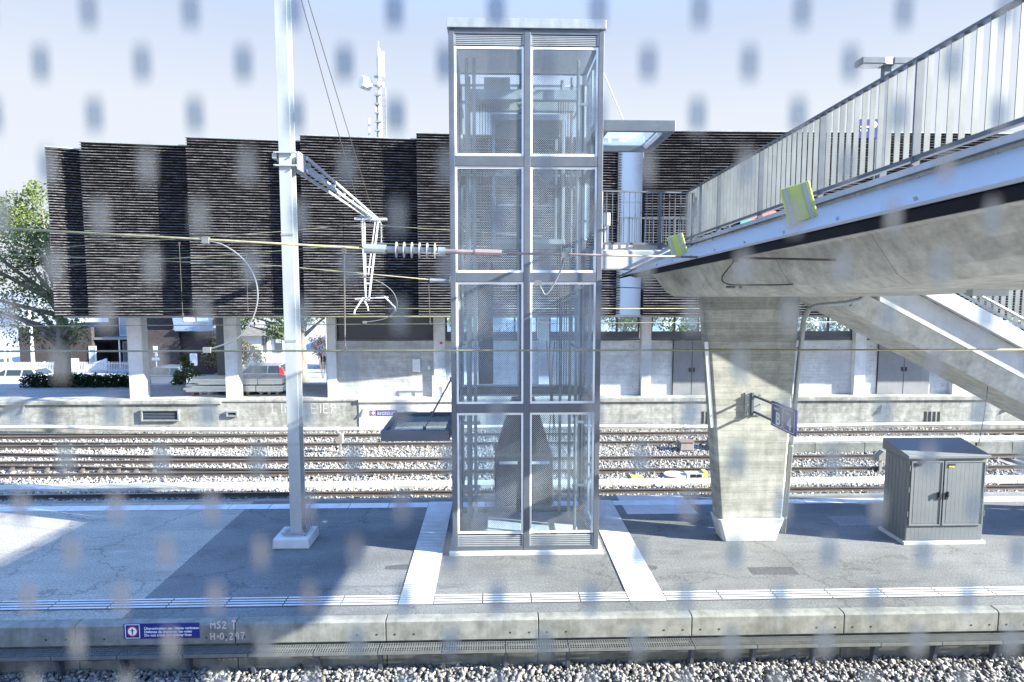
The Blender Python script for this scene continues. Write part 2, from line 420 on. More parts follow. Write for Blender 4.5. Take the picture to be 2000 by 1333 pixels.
def strokes(lines, w, org, ux, uz, n, th=.004):
    m = MB(); org = Vector(org)
    for ln in lines:
        for (a, b) in zip(ln[:-1], ln[1:]):
            A = org+ux*a[0]+uz*a[1]; B = org+ux*b[0]+uz*b[1]
            m.beam(A, B, w, th, n)
    return m

# ================================================================== SETTING
struct(box(-3000, 3000, -400, 4000, -2.4, -1.9).build('ground', asp_yard))
struct(box(-60, 60, -20, 10.0, -1.7, -.95).build('near_track_bed', gravel_m))
struct(box(-60, 60, 10.0, 26.6, -1.6, -.80).build('track_bed', gravel_m))
# platform: core, new and old asphalt sheets
struct(box(-60, 60, 10.05, 15.75, -.8, -.006).build('platform_core', conc_edge))
m = MB()
m.add([(-6.25, 10.05, 0), (60, 10.05, 0), (60, 15.75, 0), (-6.25, 15.75, 0)], [(0, 1, 2, 3)])
struct(m.build('platform_asphalt', asp_new))
m = MB(); m.add([(-60, 10.05, -.001), (-6.25, 10.05, -.001), (-6.25, 15.75, -.001), (-60, 15.75, -.001)], [(0, 1, 2, 3)])
struct(m.build('old_platform_asphalt', asp_old))
# repaired strip and patches of darker asphalt; last: concrete slab, shade painted in
for i, (x0, x1, y0, y1) in enumerate(((-2.2, -1.45, 11.7, 11.95), (2.75, 3.25, 11.55, 11.8), (5.0, 5.9, 11.3, 11.62), (8.05, 8.95, 13.7, 14.3))):
    mm = MB(); n = 14
    pts = [(x0+(x1-x0)*(.5+.5*math.cos(2*math.pi*k/n)*(1+.1*random.uniform(-1, 1))), y0+(y1-y0)*(.5+.5*math.sin(2*math.pi*k/n)*(1+.2*random.uniform(-1, 1))), .003) for k in range(n)] if i < 2 else [(x0, y0, .003), (x1, y0, .003), (x1, y1, .003), (x0, y1, .003)]
    mm.add(pts, [tuple(range(len(pts)))])
    struct(mm.build('paving_patch', asphalt('patch_paving_%d' % i, (.075, .078, .082) if i != 3 else (.20, .205, .21), .2)))
# near edge: precast concrete edging with joints, chalk marks on it
pe = MB()
edges = [-24.6+2.6*k for k in range(-2, 24)]
joints = [-14.7, -12.1, -9.5, -6.90, -4.30, -1.82, .73, 3.33, 5.95, 8.64, 11.25, 13.85]
for a, b in zip(joints[:-1], joints[1:]):
    a += .008; b -= .008
    prof = [(9.86, -.36), (9.86, -.03), (9.90, -.002), (10.05, .002), (10.05, -1.2), (9.93, -1.2), (9.93, -.36)]
    pe.extr([(a, y, z) for y, z in prof], (b-a, 0, 0))
    for hx in (a+.17, a+.46, b-.17, b-.46):
        pass
edge = struct(pe.build('platform_edge', conc_edge, bevel=.008))
hm = MB()
for a, b in zip(joints[:-1], joints[1:]):
    for hx in (a+.15, a+.47, b-.15, b-.47):
        hm.disc((hx, 9.859, -.245), (0, 1, 0), .016, .006, 10)
hm.build('anchor_hole', black_pl, edge)
chalk = plain('chalk', (.62, .50, .46), .9, 0, .2, 20)
ux, uz, ny = Vector((1, 0, 0)), Vector((0, 0, 1)), Vector((0, -1, 0))
G = {'M': [[(0, 0), (0, 1), (.35, .45), (.7, 1), (.7, 0)]], 'S': [[(.6, .9), (.3, 1), (.05, .8), (.5, .45), (.55, .15), (.25, 0), (0, .12)]],
     '2': [[(0, .8), (.3, 1), (.58, .75), (0, 0), (.62, .02)]], 'H': [[(0, 0), (0, 1)], [(.6, 0), (.6, 1)], [(0, .5), (.6, .5)]],
     '+': [[(0, .45), (.5, .45)], [(.25, .2), (.25, .72)]], '0': [[(.3, 1), (.05, .75), (.05, .25), (.3, 0), (.55, .25), (.55, .75), (.3, 1)]],
     ',': [[(.12, .1), (.05, -.22)]], '9': [[(.55, .6), (.3, .45), (.05, .7), (.3, 1), (.55, .85), (.5, 0)]], '7': [[(0, 1), (.58, 1), (.2, 0)], [(.1, .5), (.5, .5)]],
     '5': [[(.55, 1), (.1, 1), (.05, .55), (.4, .6), (.55, .3), (.3, 0), (0, .1)]], '1': [[(.1, .75), (.3, 1), (.3, 0)]], '^': [[(.3, -.2), (.3, 1.35)], [(0, .95), (.3, 1.35), (.6, .9)]],
     'L': [[(0, 1), (0, 0), (.5, 0)]], 'I': [[(.2, 1), (.2, 0)]], 'N': [[(0, 0), (0, 1), (.6, 0), (.6, 1)]], 'E': [[(.55, 1), (0, 1), (0, 0), (.55, 0)], [(0, .5), (.45, .5)]],
     'R': [[(0, 0), (0, 1), (.5, .85), (.5, .6), (0, .48), (.55, 0)]]}
def writing(body, h, w, org, name, mat, parent):
    ls = []; x = 0
    for ch in body:
        if ch == ' ': x += .55; continue
        for s_ in G[ch]:
            ls.append([((x+a*.85)*h, b*h) for a, b in s_])
        x += .5 if ch in ',1I+' else .82
    return strokes(ls, w, org, ux, uz, ny).build(name, mat, parent)
writing('MS2 ^', .115, .016, at(412, 1228, 9.856), 'chalk_writing', chalk, edge)
writing('H+0,297', .115, .016, at(412, 1250, 9.856), 'chalk_writing', chalk, edge)
writing('5,1227', .095, .016, at(427, 1288, 9.926), 'chalk_writing', chalk, edge)
struct(MB().extr([(-60, 15.75, -.8), (-60, 15.75, .002), (-60, 15.93, .002), (-60, 15.95, -.03), (-60, 15.95, -.8)], (120, 0, 0)).build('platform_edge_far', conc_edge))
# tactile tiles near and far, grooved
def tiles(xs, y0, y1, groove=True):
    m = MB()
    for a, b in zip(xs[:-1], xs[1:]):
        if not groove: m.box(a+.010, b-.010, y0, y1, .004, .010)
        if groove:
            for k in range(4):
                yy = y0+(y1-y0)*(k+.5)/4
                m.box(a+.012, b-.012, yy-.018, yy+.018, .0095, .019)
    return m
def steps(a, b, d):
    n = max(1, round((b-a)/d)); return [a+(b-a)*k/n for k in range(n+1)]
near = MB()
for a, b in ((-24.7, -1.69), (-1.08, 2.38), (3.04, 25)):
    t_ = tiles(steps(a, b, .985 if b-a > 4 else .865), 10.35, 10.70); near.add(t_.v, t_.f)
struct(near.build('tactile_strip', tactile))
for a, b in ((-24.7, -1.69), (-1.08, 2.38), (3.04, 25)): struct(box(a+.01, b-.01, 10.35, 10.70, .004, .0095).build('tactile_bed', tact_shade))
far = MB()
for a, b in ((-24.7, -1.69), (-1.08, 2.38), (3.04, 25)):
    t_ = tiles(steps(a, b, .985 if b-a > 4 else .865), 15.17, 15.51, False); far.add(t_.v, t_.f)
struct(far.build('tactile_strip', tactile))
for x0, x1 in ((-1.69, -1.08), (2.38, 3.04)):
    m = MB(); y = 10.35
    struct(box(x0, x1, 10.35, 15.51, .003, .009).build('guidance_bed', tact_shade))
    while y < 15.48:
        m.box(x0+.004, x1-.004, y+.010, y+.066, .0095, .019); y += .08
    struct(m.build('guidance_strip', tactile))
struct(box(3.25, 5.0, 14.55, 15.94, .003, .008).build('concrete_cover_slab', conc_fair))
# dock / loading platform behind the tracks
dk = MB()
dk.extr([(-60, 26.6, -1.2), (-60, 26.6, .52), (-60, 26.52, .56), (-60, 26.52, .72), (-60, 27.6, .725), (-60, 27.6, -1.2)], (48.2, 0, 0))
dk.extr([(-11.8, 26.6, -1.2), (-11.8, 26.6, .62), (-11.8, 26.56, .64), (-11.8, 26.56, .725), (-11.8, 27.6, .73), (-11.8, 27.6, -1.2)], (5.9, 0, 0))
dk.extr([(-1.6, 26.6, -1.2), (-1.6, 26.6, .52), (-1.6, 26.52, .56), (-1.6, 26.52, .725), (-1.6, 27.6, .73), (-1.6, 27.6, -1.2)], (61.6, 0, 0))
dock = struct(dk.build('loading_platform', conc_dock, bevel=.01))
MB().extr([(-5.9, 26.57, -1.2), (-5.9, 26.57, .56), (-5.9, 26.5, .6), (-5.9, 26.5, .728), (-5.9, 27.6, .732), (-5.9, 27.6, -1.2)], (4.3, 0, 0)).build('loading_platform_bay', conc_dockw, dock, bevel=.01)
m = MB()
rows = [(27.6, .722), (31.0, .70), (35, .2), (40, -1.0), (43, -1.7), (48, -1.7), (50.5, -1.4), (70, -1.4)]
for (y0, z0), (y1, z1) in zip(rows[:-1], rows[1:]):
    m.add([(-80, y0, z0), (60, y0, z0), (60, y1, z1), (-80, y1, z1)], [(0, 1, 2, 3)])
struct(m.build('yard', asp_yard))

# ballast stones
def stones(name, boxes, smin, smax, seed, mat=None):
    r = np.random.default_rng(seed)
    C, S = [], []
    for (x0, x1, y0, y1, z, dens) in boxes:
        n = int((x1-x0)*(y1-y0)*dens)
        C.append(np.stack([r.uniform(x0, x1, n), r.uniform(y0, y1, n), z+r.uniform(-.035, .03, n)], 1)); S.append(r.uniform(smin, smax, n)*(.7+.6*r.random(n)**2))
    C = np.concatenate(C); S = np.concatenate(S); n = len(C)
    base = np.array([(-1, -1, -1), (1, -1, -1), (1, 1, -1), (-1, 1, -1), (-1, -1, 1), (1, -1, 1), (1, 1, 1), (-1, 1, 1)], float)*.58
    V = base[None]+r.uniform(-.34, .34, (n, 8, 3))
    V *= r.uniform(.65, 1.15, (n, 1, 3))
    q = r.normal(size=(n, 4)); q /= np.linalg.norm(q, axis=1)[:, None]
    w, x, y, z = q.T
    Rm = np.stack([1-2*(y*y+z*z), 2*(x*y-z*w), 2*(x*z+y*w), 2*(x*y+z*w), 1-2*(x*x+z*z), 2*(y*z-x*w), 2*(x*z-y*w), 2*(y*z+x*w), 1-2*(x*x+y*y)], 1).reshape(n, 3, 3)
    V = np.einsum('nij,nkj->nki', Rm, V)*S[:, None, None]/2+C[:, None]
    F = np.array([(3, 2, 1, 0), (4, 5, 6, 7), (0, 1, 5, 4), (1, 2, 6, 5), (2, 3, 7, 6), (3, 0, 4, 7)])
    F = (F[None]+8*np.arange(n)[:, None, None]).reshape(-1)
    me = bpy.data.meshes.new(name); me.vertices.add(n*8); me.vertices.foreach_set('co', V.reshape(-1).astype(np.float32))
    me.loops.add(len(F)); me.loops.foreach_set('vertex_index', F.astype(np.int32)); me.polygons.add(len(F)//4)
    me.polygons.foreach_set('loop_start', np.arange(0, len(F), 4, dtype=np.int32)); me.update(calc_edges=True)
    me.materials.append(mat or stones_m)
    o = bpy.data.objects.new(name, me); col.objects.link(o); return stuff(o)
stones('near_ballast', [(-9.8, 10.4, 8.7, 9.92, -.855, 480), (-9.8, 10.4, 8.7, 9.92, -.90, 260)], .06, .115, 3)
Z0 = -.675
stones('track_ballast', [(-17, 16, 16.0, 19.0, Z0, 300), (-19, 18, 19.0, 23, Z0, 250), (-22, 21, 23, 26.45, Z0, 200)], .05, .095, 5, track_stones)

# ------------------------------------------------------------------ railway tracks
def rail_mb(x0, x1, pts=None):
    prof = [(-.065, -.16), (.065, -.16), (.065, -.148), (.010, -.125), (.010, -.045), (.035, -.035), (.035, -.001), (.030, 0), (-.030, 0), (-.035, -.001), (-.035, -.035), (-.010, -.045), (-.010, -.125), (-.065, -.148)]
    m = MB(); n = len(prof)
    P = pts or [(x0, 0), (x1, 0)]
    for (x, y) in P:
        m.v += [(x, y+a, b) for a, b in prof]
    for i in range(len(P)-1):
        for k in range(n):
            k2 = (k+1) % n
            m.f.append((i*n+k, i*n+k2, (i+1)*n+k2, (i+1)*n+k))
    m.f += [tuple(reversed(range(n))), tuple((len(P)-1)*n+k for k in range(n))]
    return m
TZ = -.50
sl = MB()
sl.extr([(-.13, -1.25, -.185), (-.13, 1.25, -.185), (-.13, 1.25, -.33), (-.13, -1.25, -.33)], (.26, 0, 0))
for yy in (-.7175, .7175):
    for s_ in (-1, 1):
        sl.box(-.035, .035, yy+s_*.10-.03, yy+s_*.10+.03, -.186, -.12)
        sl.disc((0, yy+s_*.10, -.105), (0, 0, 1), .018, .05, 8)
sleeper_src = None
def track(yc, label, x0=-24, x1=24, pitch=.62, skip=None):
    global sleeper_src
    t = thing('railway_track', (0, yc, TZ), label, 'railway track')
    for s_ in (-1, 1):
        mm = rail_mb(x0, x1); mm.v = [(a, b+yc+s_*.7175+s_*.035, c+TZ) for a, b, c in mm.v]
        o = mm.build('rail', rails_m, t)
    n = int((x1-x0)/pitch)
    for k in range(n):
        x = x0+.3+k*pitch
        if sleeper_src is None:
            o = MB().add(sl.v, sl.f).build('sleeper', conc_sleep, None); sleeper_src = o
        else:
            o = sleeper_src.copy(); col.objects.link(o)
        o.parent = t; o.location = (x+random.uniform(-.015, .015), 0, 0)
    return t
track(17.22, 'straight track along the far edge of the platform', -20, 19)
tb = track(20.82, 'middle track past the pale row of trough covers', -21, 21)
tc = track(24.55, 'farthest track just below the loading platform wall', -24, 24)
def turnout(ya, yb, xa, xb, label):
    t = thing('diverging_track', (0, yb, TZ), label, 'railway track')
    for s_ in (-1, 1):
        pts = []
        for k in range(25):
            u = k/24; x = xa+(xb-xa)*u; f = (1-u)**1.7
            pts.append((x, yb+(ya-yb)*f+s_*.7525))
        mm = rail_mb(0, 0, pts); mm.v = [(a, b, c+TZ+.004) for a, b, c in mm.v]
        mm.build('rail', rails_m, t)
    # chairs with slide plates along the switch blade
    for k in range(9):
        x = xa+(xb-xa)*.30+k*.62; u = (x-xa)/(xb-xa); y = yb+(ya-yb)*(1-u)**1.7-.7525-.16
        MB().extr([(x-.04, y-.10, TZ-.16), (x-.04, y+.10, TZ-.16), (x-.04, y+.09, TZ-.03), (x-.04, y+.02, TZ-.02), (x-.04, y-.09, TZ-.10)], (.08, 0, 0)).build('rail_chair', rails_m, t)
    return t
turnout(22.55, 20.84, -24, 1.5, 'curved track joining the middle track from the left')
turnout(25.35, 24.56, -25, -1, 'curved track joining the farthest track beside the white pipe')
# cable trough with lids between platform track and middle track
ct = thing('cable_trough', (0, 19.0, -.62), 'row of pale concrete cable trough lids lying in the ballast', 'cable trough')
m = MB(); x = -18
while x < 18:
    m.box(x+.006, x+.614, 18.72, 19.22, -.70, -.585+random.uniform(-.008, .008)); x += .62
m.build('trough_lid', conc_cover, ct)
# low retaining kerb between the rear tracks on the right
kb = thing('retaining_kerb', (14, 22.6, -.6), 'long low grey concrete kerb between the two rear tracks behind the cabinet', 'kerb')
m = MB(); x = 10.2
while x < 26:
    m.box(x+.008, x+1.9, 22.45, 22.75, -.9, -.30); x += 1.91
m.build('kerb_block', conc_edge, kb, bevel=.01)
box(10.2, 26, 22.76, 23.5, -.7, -.315).build('kerb_backfill', conc_cover, kb)
# white pipe along the dock wall
pp = thing('drain_pipe', (0, 26.4, -.6), 'long white plastic pipe lying along the foot of the loading platform', 'pipe')
pts = [(x, 26.36+.03*math.sin(x*.5), -.50+.035*math.sin(x*.33+1)+(.12 if x < -15 else 0)*min(1, (-15-x)/4)) for x in range(-26, 27)]
MB().tube(pts, .075, 10).build('pipe_run', pvc, pp, smooth=True)
m = MB()
for x in (-14.2, -6.8, 2.2, 8.4, 15.0):
    m.disc((x, 26.36+.03*math.sin(x*.5), -.50+.035*math.sin(x*.33+1)), (1, 0, 0), .088, .16, 12)
m.build('pipe_coupling', pvc, pp)

# ================================================================== PLATFORM CABLE TRAY
tr = thing('cable_tray', (0, 9.735, -.395), 'steel grating cable tray running along the near platform wall above the ballast', 'cable tray')
pan = MB()
for k in range(26): pan.box(k*.04+.004, k*.04+.018, -.115, .115, -.008, 0)
for yy in (-.06, 0, .06): pan.box(.0, 1.03, yy-.004, yy+.004, -.012, -.002)
pan.box(0, 1.03, -.122, -.115, -.052, .004); pan.box(0, 1.03, .115, .122, -.05, .002)
src = None
brk_src = None
for k in range(26):
    x = -13.4+k*1.045
    if src is None:
        src = MB().add(pan.v, pan.f).build('grating_panel', plain('tray_steel', (.15, .16, .155), .5, .3, .2, 6), None); o = src
        b = MB(); b.box(-.03, .03, -.09, .14, -.10, -.056); b.hexa([(-.03, .06, -.45), (.03, .06, -.45), (.03, .13, -.45), (-.03, .13, -.45)], [(-.03, -.02, -.10), (.03, -.02, -.10), (.03, .13, -.10), (-.03, .13, -.10)])
        brk_src = b.build('tray_bracket', steel_dark, None); b = brk_src
    else:
        o = src.copy(); col.objects.link(o); b = brk_src.copy(); col.objects.link(b)
    o.parent = tr; o.location = (x, 0, 0)
    b.parent = tr; b.location = (x, 0, 0)
m = MB()
for k in range(3):
    m.tube([(x, 9.72+k*.04+.015*math.sin(x*2+k), -.50+.01*math.sin(x*3.1+k)) for x in np.arange(-13, 13.4, .5)], .016, 6)
m.build('cable', black_pl, tr)

# ================================================================== WARNING SIGNS
def no_cross_sign(p0, p1, Y, label, full=True):
    w = p1.x-p0.x; h = p0.z-p1.z
    s = thing('warning_sign', (p0.x, Y, p1.z), label, 'sign')
    box(p0.x, p1.x, Y-.008, Y, p1.z, p0.z).build('sign_panel', blue_sign, s)
    cx, cz = p0.x+h*.55, p1.z+h*.5
    m = MB(); e = h*.44
    for a, b in (((-e, -e), (e, -e)), ((e, -e), (e, e)), ((e, e), (-e, e)), ((-e, e), (-e, -e))):
        m.beam((cx+a[0], Y-.010, cz+a[1]), (cx+b[0], Y-.010, cz+b[1]), h*.035, .003, (0, 1, 0))
    m.build('sign_border', white_let, s)
    MB().disc((cx, Y-.0095, cz), (0, 1, 0), h*.34, .003, 24).build('red_ring', red_paint, s)
    MB().disc((cx, Y-.0115, cz), (0, 1, 0), h*.27, .003, 24).build('white_disc', white_let, s)
    m = MB(); m.disc((cx, Y-.0135, cz+h*.15), (0, 1, 0), h*.05, .002, 12)
    m.box(cx-h*.045, cx+h*.045, Y-.0145, Y-.0125, cz-h*.05, cz+h*.10); m.box(cx-h*.04, cx-h*.008, Y-.0145, Y-.0125, cz-h*.22, cz-h*.05); m.box(cx+h*.008, cx+h*.04, Y-.0145, Y-.0125, cz-h*.22, cz-h*.05)
    m.box(cx-h*.16, cx+h*.16, Y-.0144, Y-.0124, cz+h*.04, cz+h*.075)
    m.build('walker_symbol', black_pl, s)
    for k, ln in enumerate(('Überschreiten der Gleise verboten', 'Défense de traverser les voies', 'Do not cross the railway lines')):
        text('lettering', ln, h*.225, white_let, s, (p0.x+h*1.28, Y-.009, p0.z-h*(.40+.225*k)), FACE_Y, .001, sx=1.08, bold=.012)
    return s
no_cross_sign(at(241, 1219, 9.85), at(390, 1246, 9.85), 9.855, 'blue warning sign in three languages fixed to the near platform edge')
no_cross_sign(at(723, 802, 26.56), at(775, 812, 26.56), 26.565, 'small blue warning sign on the pale bay of the far loading platform wall')

# ================================================================== EQUIPMENT CABINET
cx0, cx1, cy0, cy1 = 8.86, 10.56, 12.62, 13.4
cb = thing('equipment_cabinet', ((cx0+cx1)/2, 13, 0), 'dark grey two door cabinet standing on the platform right of the pier', 'cabinet')
box(cx0-.05, cx1+.05, cy0-.05, cy1+.05, 0, .07).build('plinth', conc_white, cb, bevel=.006)
cz = 1.90
box(cx0, cx1, cy0, cy1, .07, cz).build('body', cab_paint, cb, bevel=.006)
MB().hexa([(cx0-.05, cy0-.06, cz), (cx1+.05, cy0-.06, cz), (cx1+.05, cy1+.05, cz), (cx0-.05, cy1+.05, cz)], [(cx0-.05, cy0-.06, cz+.06), (cx1+.05, cy0-.06, cz+.06), (cx1+.05, cy1+.05, cz+.24), (cx0-.05, cy1+.05, cz+.24)]).build('roof', cab_paint, cb, bevel=.006)
xm = cx0+.755
for (a, b, hx) in ((cx0+.05, xm-.02, xm-.09), (xm+.02, cx1-.04, xm+.09)):
    m = MB(); m.box(a, b, cy0-.022, cy0, .42, cz-.07)
    k = a+.05
    n = int((b-a-.06)/.085)
    for i in range(n+1):
        xx = a+.03+(b-a-.06)*i/n
        m.box(xx-(b-a-.06)/n*.492, xx+(b-a-.06)/n*.492, cy0-.0255, cy0-.022, .47, cz-.12) if 0 < i < n else None
    d = m.build('door', cab_paint, cb, bevel=.002)
    fm = MB(); fm.box(a-.004, a+.022, cy0-.036, cy0-.0225, .415, cz-.065); fm.box(b-.022, b+.004, cy0-.036, cy0-.0225, .415, cz-.065); fm.box(a+.023, b-.023, cy0-.036, cy0-.0225, .415, .445); fm.box(a+.023, b-.023, cy0-.036, cy0-.0225, cz-.095, cz-.065)
    fm.build('door_frame', cab_paint, d, bevel=.003)
    hm = MB(); hm.box(hx-.025, hx+.025, cy0-.05, cy0-.029, 1.0, 1.16); hm.box(hx-.018, hx+.018, cy0-.085, cy0-.05, 1.06, 1.18)
    hm.build('handle', black_pl, d, bevel=.006)
    hg = MB()
    ex = cx0+.012 if a < xm-.3 else cx1-.012
    for zz in (.62, 1.15, 1.62): hg.tube([(ex, cy0-.02, zz), (ex, cy0-.02, zz+.12)], .014, 8)
    hg.build('hinge', cab_paint, d)
    box(a+.06, a+.22, cy0-.040, cy0-.030, cz-.16, cz-.125).build('name_plate', black_pl, d)
    if a > xm: box(a+.08, a+.19, cy0-.040, cy0-.031, cz-.195, cz-.172).build('sticker', plain('yellow_sticker', (.75, .72, .08), .5), d)
m = MB()
n = 18
for i in range(n):
    xx = cx0+.02+(cx1-cx0-.04)*(i+.5)/n
    m.box(xx-.0455, xx+.0455, cy0-.004, cy0, .10, .40)
m.build('base_panel', cab_paint, cb, bevel=.002)
m = MB()
for i in range(6): m.box(cx0-.007, cx0, cy0+.06+i*.115, cy0+.165+i*.115, .10, cz-.05)
m.build('side_panel', cab_paint, cb, bevel=.002)

# ================================================================== LIFT TOWER
LX0, LX1, LY0, LY1 = -.87, 2.16, 12.35, 14.65
lt = thing('lift_tower', (.65, 13.5, 0), 'tall glazed lift tower with grey steel frame in the middle of the platform', 'lift tower')
box(LX0-.07, LX1+.10, LY0-.06, LY1+.07, 0, .085).build('plinth', conc_white, lt, bevel=.008)
PW = .105
def post(x, y, name='frame_post', w=PW, z0=.085, z1=10.5):
    return box(x, x+w, y, y+w, z0, z1).build(name, steel_grey, lt, bevel=.008)
for x in (LX0, LX1-PW):
    for y in (LY0, LY1-PW): post(x, y)
MX = .595
for y in (LY0, LY1-PW): post(MX, y, 'mullion', .13)
levels = [(.085, .175), (2.985, 3.165), (5.645, 5.825), (7.915, 8.11), (10.42, 10.52)]
for z0, z1 in levels:
    for y in (LY0, LY1-PW):
        for a, b in ((LX0+PW, MX), (MX+.13, LX1-PW)):
            box(a, b, y+.004, y+PW-.004, z0, z1).build('frame_beam', steel_grey, lt, bevel=.006)
    for x in (LX0, LX1-PW):
        box(x+.004, x+PW-.004, LY0+PW, LY1-PW, z0, z1).build('frame_beam', steel_grey, lt, bevel=.006)
box(LX0+PW, LX1-PW, LY0+PW, LY1-PW, 10.43, 10.515).build('bright_ceiling', alu_white, lt)  # white panel added to brighten the top of the shaft
box(LX0-.03, LX1+.03, LY0-.04, LY1+.04, 10.523, 10.70).build('roof_cap', galv, lt, bevel=.008)
pan_z = [(.44, 2.985), (3.165, 5.645), (5.825, 7.915), (8.11, 10.20)]
def glazing(x0, x1, y, z0, z1, m, front=True):
    """one glazed panel: white frame strips and pane, in a plane Y = const"""
    p = box(x0+.055, x1-.055, y+.022, y+.030, z0+.045, z1-.045).build('glass_pane', m, lt)
    f = MB(); t = .042
    f.box(x0, x0+t, y, y+.05, z0, z1); f.box(x1-t, x1, y, y+.05, z0, z1)
    f.box(x0+t, x1-t, y+.002, y+.048, z0, z0+.046); f.box(x0+t, x1-t, y+.012, y+.048, z1-.046, z1)
    s = f
    for k in range(6):
        zz = z0+.12+(z1-z0-.24)*k/5
        s.disc((x0+t*.5, y-.001, zz), (0, 1, 0), .008, .006, 8); s.disc((x1-t*.5, y-.001, zz), (0, 1, 0), .008, .006, 8)
    f.build('pane_frame', alu_white, p)
def glazing_x(y0, y1, x, z0, z1, m):
    p = box(x+.022, x+.030, y0+.055, y1-.055, z0+.045, z1-.045).build('glass_pane', m, lt)
    f = MB(); t = .058
    f.box(x, x+.05, y0, y0+t, z0, z1); f.box(x, x+.05, y1-t, y1, z0, z1)
    f.box(x+.002, x+.048, y0+t, y1-t, z0, z0+.048); f.box(x+.002, x+.048, y0+t, y1-t, z1-.048, z1)
    f.build('pane_frame', alu_white, p, bevel=.004)
for z0, z1 in pan_z:
    for a, b in ((LX0+PW, MX), (MX+.13, LX1-PW)):
        glazing(a+.003, b-.003, LY0+.02, z0+.003, z1-.003, lift_m)
        glazing(a+.003, b-.003, LY1-.07, z0+.003, z1-.003, lift_b)
    ym = (LY0+LY1)/2
    for x in (LX0+.02, LX1-.07):
        for a, b in ((LY0+PW, ym), (ym, LY1-PW)):
            if (x < 0 and z1 < 3) or (x > 0 and 5.7 < z0 < 7): continue
            glazing_x(a+.003, b-.003, x, z0+.003, z1-.003, lift_b)
for z0, z1 in ((.175, .415), (10.215, 10.42)):
    for a, b in ((LX0+PW, MX), (MX+.13, LX1-PW)):
        m = MB(); n = 6
        for k in range(n):
            zc = z0+(z1-z0)*(k+.5)/n
            m.hexa([(a+.03, LY0+.055, zc-.002), (a+.03, LY0+.02, zc-.016), (b-.03, LY0+.02, zc-.016), (b-.03, LY0+.055, zc-.002)][::-1],
                   [(a+.03, LY0+.055, zc+.012), (a+.03, LY0+.02, zc+.004), (b-.03, LY0+.02, zc+.004), (b-.03, LY0+.055, zc+.012)][::-1])
        m.box(a+.004, a+.029, LY0+.012, LY0+.06, z0+.003, z1-.003); m.box(b-.029, b-.004, LY0+.012, LY0+.06, z0+.003, z1-.003)
        g_ = m.build('louvre_grille', plain('louvre_metal', (.30, .33, .35), .4, .2, .1, 4), lt)
        box(a+.03, b-.03, LY0+.07, LY0+.075, z0, z1).build('grille_shade_sheet', back_dark, g_)  # near-black sheet paints the shade between the blades
# doors on the two entrances
def lift_door(x, z0, side):
    d = box(x-.03, x+.03, 12.62, 12.76, z0, z0+2.32).build('landing_door', alu_white, lt, bevel=.006)
    b = MB(); b.box(x-.03, x+.03, 14.24, 14.38, z0, z0+2.32); b.box(x-.03, x+.03, 12.762, 14.238, z0+2.14, z0+2.32); b.build('door_frame', alu_white, d, bevel=.005)
    for a, c in ((12.78, 13.49), (13.51, 14.22)):
        box(x-.012, x+.012, a, c, z0+.02, z0+2.12).build('door_leaf', lift_b, d)
    e = MB()
    for yy in (13.47, 13.53): e.box(x-.018, x+.018, yy-.02, yy+.02, z0+.02, z0+2.12)
    e.build('door_edge', steel_grey, d)
lift_door(LX0+.05, .10, -1); lift_door(LX1-.05, 6.62, 1)
# shaft equipment
for x, y in ((-.55, 13.0), (-.40, 13.0), (-.55, 14.1), (1.75, 13.05), (1.75, 14.1), (1.55, 14.3)):
    m = MB(); m.box(x-.035, x+.035, y-.006, y+.006, .1, 10.2); m.box(x-.006, x+.006, y-.05, y-.006, .1, 10.2)
    m.build('guide_rail', galv, lt)
for z in (1.2, 2.6, 4.2, 5.5, 6.9, 8.3, 9.3):
    m = MB(); m.box(-.70, -.30, 13.02, 13.06, z, z+.06); m.box(-.70, -.66, 13.06, 14.1, z, z+.05); m.box(1.70, 1.95, 13.07, 13.11, z, z+.05); m.box(1.78, 1.82, 13.11, 14.1, z, z+.05)
    m.build('rail_bracket', galv, lt)
m = MB(); m.box(.0, 1.28, 13.1, 14.2, .75, 1.90); m.build('machine_unit', dark_int, lt, bevel=.03)
m = MB(); m.box(.10, .50, 13.085, 13.098, 1.70, 1.76); m.box(.76, 1.2, 13.085, 13.098, 1.70, 1.76); m.build('highlight_strip', white_let, lt)  # white strips paint two highlights near the top of the dark block
m = MB()
for xa, xb in ((.30, .48), (.98, .80)):
    m.hexa([(xa-.28, 13.3, 1.90), (xa+.28, 13.3, 1.90), (xa+.28, 13.6, 1.90), (xa-.28, 13.6, 1.90)], [(xb-.09, 13.3, 3.1), (xb+.09, 13.3, 3.1), (xb+.09, 13.6, 3.1), (xb-.09, 13.6, 3.1)])
m.build('buffer_cone', dark_int, lt)
m = MB(); m.box(-.35, -.02, 13.5, 14.0, 3.4, 6.1)
m.build('counterweight', dark_int, lt, bevel=.02)
m = MB()
for k in range(5):
    m.tube([(-.30+.06*k, 13.75, 6.1), (-.30+.06*k, 13.75, 9.5)], .008, 6)
    m.tube([(1.38+.055*k, 13.4+.03*k, 3.2), (1.38+.055*k, 13.4+.03*k, 9.5)], .011, 6)
for k in range(3):
    m.tube([(1.22+.06*k+.05*math.sin(j*.5+k), 13.6, 2.1+j*.25) for j in range(10)], .013, 6)
m.build('rope', black_pl, lt)
m = MB(); m.box(-.6, 1.8, 13.2, 13.38, 9.45, 9.65); m.box(-.6, 1.8, 14.0, 14.18, 9.45, 9.65); m.box(-.2, .35, 13.38, 14.0, 9.5, 9.95); m.disc((.75, 13.7, 9.6), (0, 1, 0), .26, .16, 20)
m.build('hoist_machine', galv, lt)
